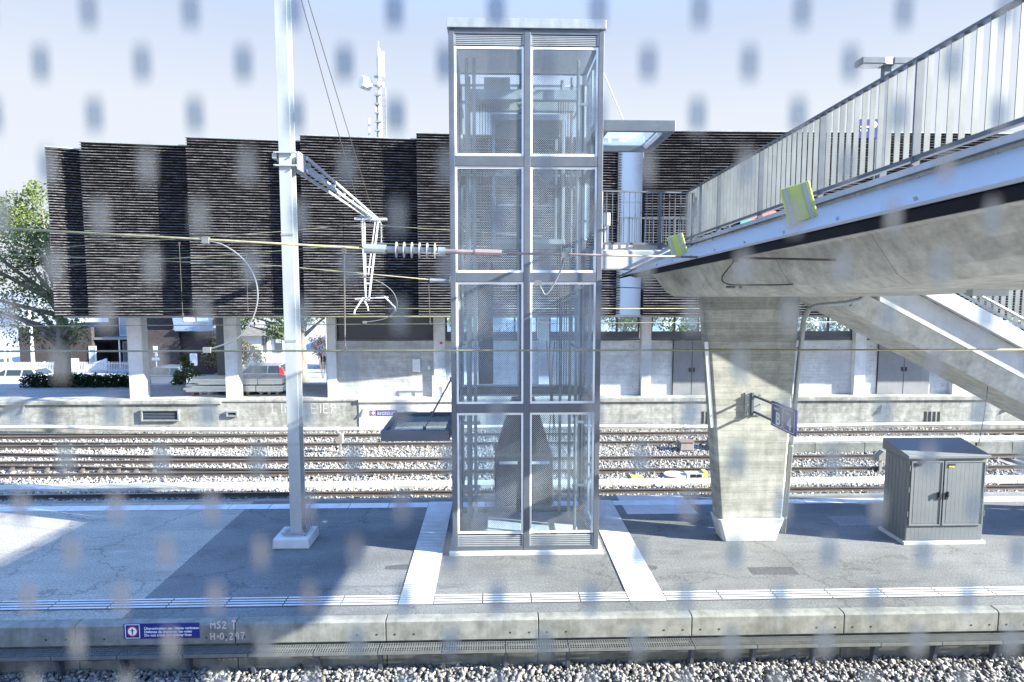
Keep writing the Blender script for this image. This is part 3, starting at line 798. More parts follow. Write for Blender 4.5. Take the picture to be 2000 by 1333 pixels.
# lift car (upper frame) with glass walls standing at upper landing
car = MB()
for x in (.0, 1.42):
    for y in (12.78, 14.28): car.box(x-.03, x+.03, y-.03, y+.03, 6.5, 8.95)
car.box(-.04, 1.46, 12.74, 14.32, 6.42, 6.52); car.box(-.04, 1.46, 12.74, 14.32, 8.9, 9.02)
carp = car.build('lift_car', galv, lt, bevel=.005)
m = MB(); m.box(-.005, .005, 12.82, 14.24, 6.55, 8.88); m.box(.04, 1.38, 14.27, 14.28, 6.55, 8.88); m.build('car_glass', lift_b, carp)
m = MB(); m.tube([(.02, 12.9, 7.4), (.02, 14.2, 7.4)], .02, 8); m.tube([(.1, 14.22, 7.4), (1.35, 14.22, 7.4)], .02, 8); m.build('car_handrail', alu_white, carp)
box(1.05, 1.2, 14.2, 14.255, 7.4, 8.3).build('car_panel', steel_dark, carp)
def canopy(x0, x1, y0, y1, z, mat, stay_dir, light):
    """glass canopy: thin fascia frame on four sides, pane, light bar and tension rods"""
    f = MB(); t = .10; h = .22
    f.box(x0, x1, y0, y0+t, z, z+h); f.box(x0, x1, y1-t, y1, z, z+h)
    f.box(x0, x0+t, y0+t, y1-t, z+.002, z+h-.002); f.box(x1-t, x1, y0+t, y1-t, z+.002, z+h-.002)
    c = f.build('canopy', mat, lt, bevel=.008)
    box(x0+t, x1-t, y0+t, y1-t, z+.13, z+.145).build('canopy_glass', milk if light else frost, c)
    r = MB()
    for yy in (y0+.18, y1-.18):
        if stay_dir > 0: a, b = (LX1+.02, yy, z+1.28), (x0+.62*(x1-x0)-.45, yy, z+h)
        else: a, b = (LX0-.02, yy, z+1.25), (x0+.62*(x1-x0), yy, z+h)
        r.tube([a, b], .012, 8); r.cbox(b, (.07, .03, .10)); r.cbox(a, (.06, .04, .10))
    r.build('stay_rod', steel_dark if stay_dir < 0 else galv, c)
    if light:
        l = MB(); l.tube([(x1-t-.12, y0+.35, z+.06), (x1-t-.12, y1-.35, z+.06)], .05, 10)
        l.build('light_bar', alu_white, c)
canopy(LX1+.05, 3.66, 12.58, 14.5, 8.66, steel_grey, 1, True)
canopy(-2.33, LX0-.05, 12.46, 14.4, 2.38, steel_dark, -1, False)

# ================================================================== FOOTBRIDGE
def dzb(Y): return .028*(13.6-max(Y, 2.0))
fb = thing('footbridge', (6.1, 12, 0), 'concrete footbridge passing overhead on the right with steel railing and one pier', 'footbridge')
YS = [-8, -4, 0, 2, 3.5, 5, 6, 7, 8, 9, 10, 11, 12, 12.6, 13.1, 13.6, 14.1]
def zb(Y):
    return 5.33+dzb(Y)*.35+.0062*max(0, 12.6-max(Y, 1))**2*.9
g = MB()
rings = []
for Y in YS:
    d = dzb(Y); b = min(zb(Y), 5.72+d); e = -.95*min(1, max(0, (Y-8.9)/5.4))
    rings.append([(4.3, Y, 6.46+d), (4.3+e*.6, Y, 6.06+d), (4.52+e, Y, 5.98+d-(.10 if Y > 13.8 else 0)), (4.72+e, Y, b+.32), (4.86+e, Y, b+.13), (5.06+e, Y, b), (7.2, Y, b), (7.42, Y, b+.13), (7.56, Y, b+.32), (7.75, Y, 5.98+d), (7.95, Y, 6.06+d), (7.95, Y, 6.46+d)])
rings.append([(x+(.18 if x < 6 else -.18), 14.42, max(z, 5.42)+(.10 if z < 6.2 else 0)) for x, Y, z in rings[-1]])
n = len(rings[0])
for r in rings: g.v += r
for i in range(len(rings)-1):
    for k in range(n):
        k2 = (k+1) % n; g.f.append((i*n+k, i*n+k2, (i+1)*n+k2, (i+1)*n+k))
g.f += [tuple(range(n)), tuple((len(rings)-1)*n+k for k in range(n))]
girder = g.build('girder', conc_gird, fb, smooth=False)
wb = []
for Y in YS[:-1]:
    d = dzb(Y); wb.append([(4.24, Y, 6.462+d), (8.01, Y, 6.462+d), (8.01, Y, 6.53+d), (4.24, Y, 6.53+d)])
def loft(rs, closed=True):
    m = MB(); n = len(rs[0])
    for r in rs: m.v += r
    for i in range(len(rs)-1):
        for k in range(n):
            k2 = (k+1) % n; m.f.append((i*n+k, i*n+k2, (i+1)*n+k2, (i+1)*n+k))
    m.f += [tuple(range(n)), tuple((len(rs)-1)*n+k for k in range(n))]
    return m
loft(wb).build('deck', conc_fair, fb)
SY = [-8, -4, 0, 2, 4, 6, 8, 10, 12, 13.8]
def shield(sx):
    SY = [-8, -4, 0, 2, 4, 6, 8, 10, 12, 13.8] if sx < 0 else [-8, -4, 0, 2, 4, 6, 8, 9.5, 10.6]
    X = lambda x: x if sx < 0 else 12.25-x
    def ring(Y, pts): d = dzb(Y); return [(X(x), Y, z+d) for x, z in pts]
    sm = loft([ring(Y, [(2.75, 5.765), (4.30, 6.40), (4.30, 6.425), (2.75, 5.79)]) for Y in SY])
    for k in range(14 if sx < 0 else 9):
        Y = 1.3+k*.95; d = dzb(Y)
        for x, z in ((2.86, 5.845), (4.18, 6.385)):
            sm.disc((X(x), Y, z+d), (-.38 if sx < 0 else .38, 0, .92), .013, .035, 8)
    s = sm.build('edge_shield', shield_m, fb)
    loft([ring(Y, [(2.80, 5.735), (4.28, 6.37), (4.28, 6.388), (2.80, 5.755)]) for Y in SY]).build('shield_shade_sheet', shade_black, s)  # black sheet paints the shade under the shield
    loft([ring(Y, [(2.765, 5.675), (2.785, 5.675), (2.785, 5.758), (2.765, 5.758)]) for Y in SY[:-1]]+[ring(SY[-1]-.6 if sx > 0 else 12.4, [(2.765, 5.72), (2.785, 5.72), (2.785, 5.758), (2.765, 5.758)])]).build('shield_shade_strip', shade_black, s)  # added black strip standing for the shaded band below the edge
    return s
shield(-1); shield(1)
# bridge railing with upright fins
def railing(x, y0, y1, first):
    top = MB(); bot = MB()
    N = [y0+(y1-y0)*k/24 for k in range(25)]
    rl = loft([[(x-.035, Y, 7.64+dzb(Y)*.8), (x+.035, Y, 7.64+dzb(Y)*.8), (x+.035, Y, 7.67+dzb(Y)*.8), (x-.035, Y, 7.67+dzb(Y)*.8)] for Y in N]).build('railing', steel_grey, fb)
    loft([[(x-.03, Y, 6.60+dzb(Y)), (x+.03, Y, 6.60+dzb(Y)), (x+.03, Y, 6.645+dzb(Y)), (x-.03, Y, 6.645+dzb(Y))] for Y in N]).build('bottom_rail', steel_grey, rl)
    y = first
    while y > y0:
        d = dzb(y)
        p = MB(); p.box(x-.04, x+.04, y-.012, y+.012, 6.50+d, 7.64+d*.8); p.box(x-.05, x+.09, y-.05, y+.05, 6.53+d, 6.55+d)
        p.build('railing_post', steel_grey, rl)
        f = MB(); n = 12
        for k in range(1, n):
            yy = y-1.835*k/n; dd = dzb(yy)
            f.box(x-.030, x+.030, yy-.004, yy+.004, 6.645+dd, 7.64+dd*.8)
        f.build('fin_panel', fin_steel, rl)
        y -= 1.835
railing(4.3, -5, 13.62, 13.62)
railing(7.92, -5, 13.62, 13.62)
# landing between lift and bridge
box(2.06, 4.235, 12.95, 13.2, 5.90, 6.32).build('landing_parapet', conc_fair, fb, bevel=.03)
box(2.20, 4.235, 13.21, 14.6, 6.2, 6.45).build('landing_slab', conc_fair, fb)
def bar_rail(a, b, z0, z1, pitch, posts, rb, name='landing_railing'):
    a, b = Vector(a), Vector(b); L = (b-a).length; d = (b-a)/L
    t = MB(); t.beam((*a[:2], z1), (*b[:2], z1), .045, .03); rl = t.build(name, steel_grey, fb)
    m = MB(); m.beam((*a[:2], z0), (*b[:2], z0), .05, .045); m.build('bottom_rail', steel_grey, rl)
    m = MB(); k = pitch
    while k < L-.02:
        p = a+d*k; m.tube([(p.x, p.y, z0), (p.x, p.y, z1)], rb, 6); k += pitch
    m.build('baluster', steel_grey, rl)
    m = MB()
    for k in posts:
        p = a+d*k; m.box(p.x-.025, p.x+.025, p.y-.03, p.y+.03, 6.32, z1)
        m.box(p.x-.07, p.x+.07, p.y-.05, p.y+.05, 6.322, 6.345)
    m.build('railing_post', steel_grey, rl)
    return rl
lr = bar_rail((2.25, 13.05, 0), (4.30, 13.25, 0), 6.46, 7.55, .125, (.02, 1.30, 2.04), .009)
box(2.17, 2.27, 12.93, 13.02, 6.34, 7.52).build('end_panel', galv, lr, bevel=.01)
bar_rail((2.95, 14.5, 0), (5.6, 14.55, 0), 6.50, 7.16, .10, (.02, 1.3, 2.62), .009)
m = MB(); m.box(2.36, 2.46, 13.22, 13.26, 6.45, 7.1); m.box(2.34, 2.48, 13.20, 13.25, 6.85, 7.12); m.build('call_panel', alu_white, fb, bevel=.008)
# pier
pz = [(5.345, 4.47, 6.50), (.55, 4.90, 6.29)]
P0, P1 = 12.85, 13.30
pier = MB()
def prect(x0, x1, y0, y1, z, c=.05): return [(x0+c, y0, z), (x1-c, y0, z), (x1, y0+c, z), (x1, y1, z), (x0, y1, z), (x0, y0+c, z)]
pier = loft([prect(4.90, 6.29, P0, P1, .50), prect(4.80, 6.34, P0, P1, 1.6), prect(4.70, 6.39, P0, P1, 2.8), prect(4.58, 6.445, P0, P1, 4.0), prect(4.45, 6.50, P0, P1, 5.36)]).build('pier', conc_pier, fb, bevel=.012)
loft([prect(5.0, 6.17, P0+.01, P1-.01, 0), prect(4.85, 6.33, P0-.03, P1+.03, .51)]).build('pier_foot', conc_white, pier, bevel=.012)
dp = MB()
pts = [at(1692, 556, 11.6), at(1690, 576, 11.6), at(1678, 587, 11.6), at(1650, 593, 11.65), at(1596, 598, 11.8), at(1580, 604, 12.1), at(1570, 624, 12.8), at(1557, 740, 13.1), at(1530, 1040, 13.1)]
dp.tube(pts, .052, 12); dp.build('downpipe', galv, pier, smooth=True)
cl = MB()
for a, b in ((0, 1), (3, 4)): pass
for (px, py) in ((1560, 680), (1540, 870), (1528, 1010)):
    c = at(px+3, py, 13.1); cl.disc(c, (.08, 0, 1), .066, .03, 12); cl.cbox((c.x-.08, c.y+.03, c.z), (.12, .05, .03))
c = at(1662, 592, 11.64); cl.disc(c, (1, 0, 0), .07, .03, 12); cl.tube([c, c+Vector((0, 0, .22))], .014, 6)
cl.build('pipe_clamp', galv, pier)
cc = MB(); cc.beam(at(1379, 668, 12.9), at(1391, 835, 12.9), .07, .05, (0, 1, 0)); cc.build('cable_cover', alu_white, pier)
# wire anchors under the girder
wa = thing('wire_anchor', at(1605, 552, 11.0), 'grey steel wire anchor under the girder just right of the pier top', 'wire anchor', 'wire anchors under the bridge')
def anchor_parts(root):
    c = ORG[root.name]
    m = MB(); m.cbox(c+Vector((0, 0, .125)), (.54, .14, .03)); m.cbox(c+Vector((-.24, 0, .02)), (.045, .12, .18)); m.cbox(c+Vector((.24, 0, .02)), (.045, .12, .18)); m.cbox(c+Vector((0, 0, -.085)), (.54, .12, .03))
    m.build('bracket_frame', steel_grey, root, bevel=.004)
    m = MB(); m.cbox(c+Vector((0, 0, -.165)), (.50, .12, .125)); m.build('anchor_box', galv, root, bevel=.006)
    m = MB()
    for x in (-.1, .1): m.tube([c+Vector((x, 0, .11)), c+Vector((x, 0, .03))], .022, 8)
    m.build('anchor_bolt', steel_dark, root)
anchor_parts(wa)
clone(wa, at(1930, 546, 8.2), 'grey steel wire anchor under the girder in front of the slatted stair railing')
# yellow marker boxes on the shield
def marker(px, py, Y, k, label):
    c = at(px, py, Y)
    r = thing('marker_board', c, label, 'marker board', 'yellow marker boards on the bridge shield')
    m = MB(); h, w, t = .40*k, .30*k, .05
    tilt = Matrix.Rotation(R(-17), 3, 'Y') @ Matrix.Rotation(R(-22), 3, 'Z')
    def tb(x0, x1, y0, y1, z0, z1):
        q = MB().box(x0, x1, y0, y1, z0, z1); q.v = [tuple(c+tilt @ Vector(v)) for v in q.v]; return q
    tb(-w/2, w/2, -t/2, t/2, -h/2, h/2).build('board', yel_box, r, bevel=.012)
    for xx in (-.10*k, .09*k):
        q = tb(xx-.022, xx+.022, -t/2-.012, -t/2-.001, -h/2-.05, h/2-.01); q.build('strap', galv, r)
    q = tb(-.14*k, .14*k, -.03, .03, -h/2-.14, -h/2-.03); q.build('foot_bracket', galv, r)
    return r
marker(1560, 397, 6.66, 1.0, 'larger yellow green marker board with two grey straps on the shield')
marker(1323, 480, 11.0, .95, 'smaller distant yellow green marker board near the lift landing')

# ================================================================== STAIRCASE
sc_ = thing('staircase', (10, 12.7, 0), 'straight concrete staircase descending to the right behind the pier', 'staircase')
def zt(x): return 10.11-.515*x
XS0, XS1 = 7.7, 18.6
def stair_prism(y0, y1, t0, t1, ya=None, XS0=7.7):
    """prism between offsets t0 (top) and t1 (bottom) below the slope line"""
    return MB().hexa([(XS0, y0 if ya is None else ya, zt(XS0)-t1), (XS1, y0 if ya is None else ya, zt(XS1)-t1), (XS1, y1, zt(XS1)-t1), (XS0, y1, zt(XS0)-t1)],
                     [(XS0, y0, zt(XS0)-t0), (XS1, y0, zt(XS1)-t0), (XS1, y1, zt(XS1)-t0), (XS0, y1, zt(XS0)-t0)])
stair_prism(11.95, 12.07, 0, .34).build('parapet', conc_white, sc_, bevel=.01)
stair_prism(13.75, 13.95, 0, .34).build('parapet', conc_white, sc_, bevel=.01)
stair_prism(12.08, 13.70, .344, .89).build('stringer', conc_fair, sc_, bevel=.01)
stair_prism(12.09, 13.69, .894, 1.35, ya=12.22, XS0=6.62).build('soffit', conc_gird, sc_)
m = MB(); k = 0
x = XS0
while zt(x)-.25 > 0 and x < XS1-.3:
    z = zt(x)-.22; m.box(x, x+.31, 12.10, 13.68, z-.20, z-.02); x += .31
m.build('step', conc_fair, sc_)
fr = MB(); x = XS0+.1
while x < 17:
    fr.hexa([(x, 12.00, zt(x)+.10), (x+.09, 12.00, zt(x+.09)+.10), (x+.09, 12.012, zt(x+.09)+.10), (x, 12.012, zt(x)+.10)], [(x, 12.00, zt(x)+1.1), (x+.09, 12.00, zt(x+.09)+1.1), (x+.09, 12.012, zt(x+.09)+1.1), (x, 12.012, zt(x)+1.1)]); x += .145
fr.build('fin_panel', fin_steel, sc_)
m = MB()
for off, w in ((.085, .05), (1.115, .06)):
    m.beam((XS0, 12.006, zt(XS0)+off), (17.2, 12.006, zt(17.2)+off), w, .03)
m.tube([(XS0, 11.93, zt(XS0)+.22), (17.2, 11.93, zt(17.2)+.22)], .03, 10)
x = XS0+.4
while x < 17:
    m.box(x-.03, x+.03, 11.985, 11.998, zt(x)-.02, zt(x)+1.1); x += 1.45
m.build('railing', galv, sc_)

# ================================================================== PLATFORM SIGN B 4
sg = thing('platform_sign', (5.57, 12.4, 3.05), 'blue sector and track sign reading B and 4 on an arm from the pier', 'sign')
sx_ = 5.56
m = MB(); m.box(5.36, 5.72, 12.825, 12.846, 2.80, 3.30)
for (a, b) in ((5.40, 2.85), (5.68, 2.85), (5.40, 3.04), (5.68, 3.04), (5.40, 3.24), (5.68, 3.24)): m.tube([(a, 12.78, b), (a, 12.83, b)], .014, 8)
m.build('wall_plate', galv, sg)
m = MB()
for z in (2.88, 3.22): m.beam((sx_+.01, 12.82, z), (sx_+.01, 11.05, z), .045, .045)
m.beam((sx_-.06, 12.79, 2.80), (sx_-.06, 12.79, 3.30), .05, .05)
m.build('bracket_arm', steel_grey, sg, bevel=.003)
box(sx_-.05, sx_-.015, 10.92, 11.92, 2.80, 3.29).build('sign_panel', blue_sign, sg, bevel=.006)
def outline(y0, y1, z0, z1, r=.04, w=.010):
    pts = []
    for cy, cz_, a0 in ((y0+r, z0+r, 180), (y1-r, z0+r, 270), (y1-r, z1-r, 0), (y0+r, z1-r, 90)):
        for k in range(5):
            a = R(a0+90*k/4); pts.append((cy+r*math.cos(a), cz_+r*math.sin(a)))
    m = MB()
    for (a, b) in zip(pts, pts[1:]+pts[:1]): m.beam((sx_-.052, a[0], a[1]), (sx_-.052, b[0], b[1]), w, .004, (1, 0, 0))
    return m
m = outline(11.44, 11.88, 2.84, 3.25); q = outline(10.96, 11.40, 2.84, 3.25); m.add(q.v, q.f); m.build('sign_border', white_let, sg)
for y, big, small in ((11.80, 'B', 'Sektor'), (11.32, '4', 'Gleis')):
    text('lettering', small, .075, white_let, sg, (sx_-.052, y, 3.15), FACE_X, .001, bold=.01)
    text('lettering', big, .33, white_let, sg, (sx_-.052, y-.09 if big == 'B' else y-.08, 2.875), FACE_X, .0015, bold=.022)

# ================================================================== CATENARY MAST
ms = thing('catenary_mast', (-4.26, 13.1, 0), 'tall pale steel catenary mast with long boom left of the lift', 'catenary mast')
MB().hexa([(-4.72, 12.74, 0), (-3.93, 12.74, 0), (-3.93, 13.5, 0), (-4.72, 13.5, 0)], [(-4.70, 12.76, .22), (-3.95, 12.76, .22), (-3.95, 13.48, .22), (-4.70, 13.48, .22)]).build('foundation_block', conc_white, ms, bevel=.025)
m = MB(); m.box(-4.52, -4.08, 12.88, 13.36, .221, .255); m.box(-4.56, -4.04, 12.91, 12.95, .256, .285)
for x in (-4.47, -4.12):
    for y in (12.93, 13.31): m.tube([(x, y, .255), (x, y, .36)], .018, 8)
m.build('base_plate', galv, ms)
a, b = -4.385, -4.14
m = MB(); m.box(a, b, 12.94, 12.965, .256, 12.4); m.box(a, b, 13.225, 13.25, .256, 12.4); m.box(-4.27, -4.254, 12.966, 13.224, .256, 12.4)
m.build('pole', mast_paint, ms, bevel=.004)
m = MB()
for k in range(6):
    ang = math.pi*k/5; pass
m.tube([(-4.05+.02*math.sin(t), 13.0+.3*t/3, .25+.55*math.sin(t)) for t in np.linspace(0, math.pi, 12)], .008, 6)
m.build('earth_cable', copper, ms)
# boom: twin channels with battens
B0, B1 = Vector((-4.05, 13.35, 8.13)), Vector((-4.52, 24.2, 8.10))
m = MB()
for off in (-.11, .11):
    o_ = Vector((off, 0, 0))
    m.beam(B0+o_+Vector((0, 0, .12)), B1+o_+Vector((0, 0, .05)), .045, .07); m.beam(B0+o_-Vector((0, 0, .14)), B1+o_-Vector((0, 0, .02)), .045, .07)
d = (B1-B0)
for k in range(17):
    p = B0+d*(k+.5)/17; h = .26*(1-k/22)
    m.cbox(p+Vector((0, 0, 0)), (.20, .05, h*.55)) if k % 2 == 0 else m.beam(p+Vector((-.11, -.25, .1*(1-k/22))), p+Vector((.11, .25, -.12*(1-k/22))), .035, .03)
boom = m.build('boom', mast_paint, ms)
m = MB(); m.box(-4.48, -4.02, 12.89, 12.938, 8.26, 8.29); m.box(-4.48, -4.02, 12.89, 12.938, 8.00, 8.03); m.box(-4.52, -4.43, 12.94, 13.38, 8.16, 8.26); m.box(-4.02, -3.98, 12.94, 13.42, 7.94, 8.30); m.box(-4.47, -4.05, 13.27, 13.33, 7.95, 8.31)
m.build('boom_clamp', mast_paint, ms)
m = MB()
for x in (-4.44, -3.98):
    for z in (8.015, 8.265): m.tube([(x, 12.86, z), (x, 12.885, z)], .016, 6)
m.build('clamp_bolt', galv, ms)
for z in (2.2, 4.4, 6.6): box(-4.39, -4.135, 12.930, 12.939, z, z+.04).build('mast_strap', galv, ms)
m = MB(); T0 = Vector((-4.09, 13.12, 12.1))
for f_, w in ((.62, 0), (.93, .05)):
    p = B0+d*f_+Vector((0, 0, .12)); m.tube([T0+Vector((w*2, 0, w)), p], .010, 6)
m.build('stay_wire', bare_wire, ms)
# drop post with registration arms
D0 = B0+d*.845; D1 = Vector((D0.x-.15, D0.y, 5.10))
m = MB()
for s_ in (-1, 1):
    m.beam(D0+Vector((s_*.30, 0, -.08)), D1+Vector((s_*.05, 0, 0)), .06, .05, (0, 1, 0)); m.beam(D0+Vector((s_*.20, 0, -.08)), D1+Vector((s_*.045, 0, .9)), .04, .04, (0, 1, 0))
for f_ in (.35, .6, .8): 
    p = D0.lerp(D1, f_); m.cbox(p, (.30*(1-f_)+.12, .05, .05))
m.box(D0.x-.55, D0.x+.6, D0.y-.06, D0.y+.06, D0.z-.14, D0.z-.06)
dpost = m.build('drop_post', alu_white, ms)
m = MB(); m.beam(D1+Vector((-.45, 0, .05)), D1+Vector((.75, 0, .10)), .05, .05)
m.tube([D1+Vector((-.15, 0, .10)), D1+Vector((-.45, -.1, -.38)), D1+Vector((-.47, -.1, -.50))], .03, 8)
m.tube([D1+Vector((-.10, 0, -.05)), D1+Vector((.02, -.1, -.24)), D1+Vector((.04, -.1, -.38))], .028, 8)
m.tube([D1+Vector((.62, 0, .12)), D1+Vector((1.0, -.1, -.26)), D1+Vector((1.02, -.1, -.40))], .03, 8)
m.build('registration_arm', alu_white, dpost)
def post_insulator(p, L, parent, n=9, r=.05):
    m = MB(); m.tube([p, p+Vector((0, 0, -L))], .018, 8)
    for k in range(n): m.disc(p+Vector((0, 0, -L*(.12+.7*k/n))), (0, 0, 1), r, .018, 12)
    m.disc(p+Vector((0, 0, -L)), (0, 0, 1), .035, .07, 8)
    return m.build('insulator', insul, parent)
post_insulator(B0+d*.75+Vector((-.12, 0, -.1)), .78, ms)
post_insulator(B0+d*.90+Vector((.30, 0, -.15)), .70, ms)

# ================================================================== OVERHEAD WIRES
def wire(name, label, pts, r, mat, cat='wire'):
    P = []
    for (px, py), Y in pts: P.append(at(px, py, Y))
    m = MB().tube(P, r, 7); o = m.build(name, mat, None, smooth=True, origin=P[len(P)//2])
    return tag(o, label, cat)
def ext(a, b, Y0, Y1=None, n=2):
    Y1 = Y1 or Y0
    return [(a, Y0), (b, Y1)]
YN = 8.3
wire('messenger_wire', 'thick greenish overhead wire running from the left edge to the big insulator', ext((-150, 438), (742, 487), YN), .015, copper)
def insulator_rod(c0, c1, discs, rd, rod, label, cap, red):
    a, b = at(*c0), at(*c1); dv = b-a
    t = thing('line_insulator', (a+b)/2, label, 'insulator')
    MB().tube([a, b], rod, 10).build('insulator_core', insul, t, smooth=True)
    m = MB()
    for f_ in discs: m.disc(a+dv*f_, dv, rd, .012, 20)
    m.build('insulator_shed', insul, t)
    MB().tube([a-dv*cap, a, a+dv*.10], rod*1.4, 10).build('end_fitting', galv, t); MB().tube([b-dv*.05, b+dv*.06], rod*1.25, 10).build('end_fitting', galv, t)
    m = MB(); m.tube([b+dv*.06, b+dv*red], rod*.72, 8); m.tube([b+dv*red, b+dv*red*1.8], rod*1.0, 8); m.build('clamp_rod', red_wire, t)
    return t
insulator_rod((742, 487, YN), (862, 491, YN), [.27+.125*k for k in range(6)], .105, .045, 'large grey ribbed line insulator left of the lift tower', .25, .55)
wire('messenger_wire', 'reddish overhead wire crossing in front of the upper lift panes', ext((990, 495), (1330, 502), YN), .016, red_wire)
wire('messenger_wire', 'dark overhead wire passing below the bridge shield', ext((1330, 502), (2150, 519), YN, 8.3), .016, bare_wire)
MB_ = MB().tube([at(1875*1.0, 515, YN), at(2040, 517, YN)], .035, 8)
tag(MB_.build('wire_splice', black_pl, None, origin=at(1950, 516, YN)), 'black sleeve on the dark wire at the right edge', 'sleeve')
wire('contact_wire', 'nearest contact wire running level below eye height across the platform', ext((-200, 687), (2200, 683), YN), .013, copper)
YA = 17.2
wire('messenger_wire', 'thin greenish overhead wire sloping down to the small insulator', ext((-100, 493), (560, 521), YA)[:1]+[((545, 520), YA), ((868, 549), YA)], .015, copper)
insulator_rod((868, 549, YA), (925, 551, YA), [.2+.13*k for k in range(6)], .13, .04, 'small ribbed line insulator in front of the lift tower', .5, .4)
wire('messenger_wire', 'thin wire from the small insulator to the anchor under the bridge', [((960, 552), YA-.05), ((1330, 566), 14.5), ((1575, 562), 11.05)], .012, bare_wire)
wire('contact_wire', 'contact wire over the track behind the platform', ext((-100, 638), (2100, 627), YA), .013, copper)
wire('contact_wire', 'distant contact wire level with the bottom of the slats', ext((-100, 604), (1500, 603), 21.0), .014, copper)
wire('contact_wire', 'farthest contact wire hanging close above the undercroft', ext((150, 620), (900, 618), 24.5), .012, copper)
wire('feeder_wire', 'thin feeder wire rising from the left edge to the boom insulator', [((-80, 497), 20.5), ((560, 452), 21.4), ((672, 441), 21.8), ((740, 441), 21.8), ((1060, 462), 21)], .012, copper)
wire('feeder_wire', 'thin lower feeder wire rising towards the mast', [((0, 527), 23), ((420, 500), 23), ((735, 476), 23.4), ((1000, 484), 23)], .011, copper)
def dropper(a, b, Y, label, r=.010, m_=bare_wire):
    A, B = at(*a, Y), at(*b, Y)
    q = MB(); q.tube([A, B], r, 6); q.cbox(A, (.05, .03, .09)); q.cbox(B, (.05, .03, .10))
    tag(q.build('dropper_wire', m_, None, origin=A), label, 'dropper')
dropper((350, 476), (357, 615), 20.8, 'brown dropper hanging over the second slatted block', .007, bare_wire)
dropper((481, 497), (484, 605), 20.8, 'brown dropper between cable loop and mast', .007, bare_wire)
dropper((672, 490), (674, 684), YN, 'grey dropper joining the two nearest wires right of the mast')
dropper((837, 550), (840, 631), YA, 'thin dropper just left of the lift tower')
loop_m = plain('cable_sheath', (.15, .16, .165), .6, 0, .1)
def loop(name, pts, Y, r, label, m_):
    P = [at(px, py, Y) for px, py in pts]
    S = []
    for i in range(len(P)-1):
        p0 = P[max(i-1, 0)]; p1 = P[i]; p2 = P[i+1]; p3 = P[min(i+2, len(P)-1)]
        for k in range(6):
            t = k/6; S.append(.5*((2*p1)+(p2-p0)*t+(2*p0-5*p1+4*p2-p3)*t*t+(3*p1-p0-3*p2+p3)*t**3))
    S.append(P[-1])
    q = MB().tube(S, r, 8); q.cbox(S[0], (.09, .05, .08)); q.cbox(S[-1], (.10, .05, .07))
    tag(q.build(name, m_, None, smooth=False, origin=S[0]), label, 'cable')
loop('jumper_cable', [(402, 470), (438, 480), (475, 507), (498, 545), (503, 585), (492, 625), (470, 655), (446, 670), (405, 684)], YN, .011, 'large hanging jumper loop left of the mast', loop_m)
loop('jumper_cable', [(712, 541), (745, 553), (768, 572), (776, 596), (768, 612), (748, 624), (712, 630)], YA, .012, 'small hanging jumper loop beside the drop post', loop_m)
loop('jumper_cable', [(1103, 499), (1100, 515), (1092, 535), (1080, 558), (1066, 576), (1058, 566), (1051, 553)], YN, .012, 'hooked jumper cable in front of the lift mullion', loop_m)
loop('jumper_cable', [(1437, 508), (1422, 525), (1410, 545), (1425, 556), (1480, 557), (1540, 556), (1590, 548)], 9.6, .010, 'dark jumper cable looping under the girder edge', black_pl)
m = MB()
a, b = at(1410, 561, 11), at(1580, 562, 11)
for f_ in (.05, .2, .45, .75): m.tube([a.lerp(b, f_), a.lerp(b, f_+.10)], .022, 8)
tag(m.build('turnbuckle', steel_dark, None, origin=a), 'string of dark turnbuckles on the wire under the girder', 'turnbuckle')
loop('loose_cable', [(1885, 716), (1905, 722), (1931, 718), (1930, 745), (1924, 800), (1916, 845), (1911, 868)], 12.3, .008, 'thin loose cable dangling from the staircase above the cabinet', bare_wire)

# ================================================================== SLATTED BUILDING
bd = thing('slatted_building', (0, 30, .73), 'long dark building clad in horizontal slats raised over a concrete ground floor', 'building')
ZB = 4.40
def slat_panel(p, q, ztop, seed, parent):
    """one cladding panel between plan points p and q (left to right as seen from the tracks)"""
    r = random.Random(seed)
    p, q = Vector((p[0], p[1], 0)), Vector((q[0], q[1], 0)); L = (q-p).length; u = (q-p)/L; n = Vector((u.y, -u.x, 0))
    m = MB(); z = ZB+.06; pitch = .1075
    while z < ztop-.08:
        e0, e1 = r.uniform(-.010, .010), r.uniform(-.010, .010); dz = r.uniform(-.007, .007); g0 = .012; t = .013+r.uniform(0, .008)
        c = []
        for s_, e in ((g0, e0), (L-g0, e1)):
            P = p+u*s_
            c.append([P+n*.07+Vector((0, 0, z+.030)), P+n*(.185+e)+Vector((0, 0, z+dz)), P+n*(.19+e)+Vector((0, 0, z+dz+t)), P+n*.07+Vector((0, 0, z+.052))])
        m.hexa([c[0][0], c[0][1], c[1][1], c[1][0]], [c[0][3], c[0][2], c[1][2], c[1][3]])
        z += pitch
    o = m.build('slat_panel', slatw, parent)
    b = MB(); b.hexa([p+Vector((0, 0, ZB)), q+Vector((0, 0, ZB)), q-n*.10+Vector((0, 0, ZB)), p-n*.10+Vector((0, 0, ZB))], [p+Vector((0, 0, ztop-.05)), q+Vector((0, 0, ztop-.05)), q-n*.10+Vector((0, 0, ztop-.05)), p-n*.10+Vector((0, 0, ztop-.05))])
    for s_ in (.25*L, .75*L):
        c0 = p+u*s_; b.hexa([c0+Vector((0, 0, ZB+.02)), c0+u*.06+Vector((0, 0, ZB+.02)), c0+u*.06+n*.05+Vector((0, 0, ZB+.02)), c0+n*.05+Vector((0, 0, ZB+.02))][::-1], [c0+Vector((0, 0, ztop-.1)), c0+u*.06+Vector((0, 0, ztop-.1)), c0+u*.06+n*.05+Vector((0, 0, ztop-.1)), c0+n*.05+Vector((0, 0, ztop-.1))][::-1])
    b.build('panel_backing', back_dark, o)
    return o
cap = MB()
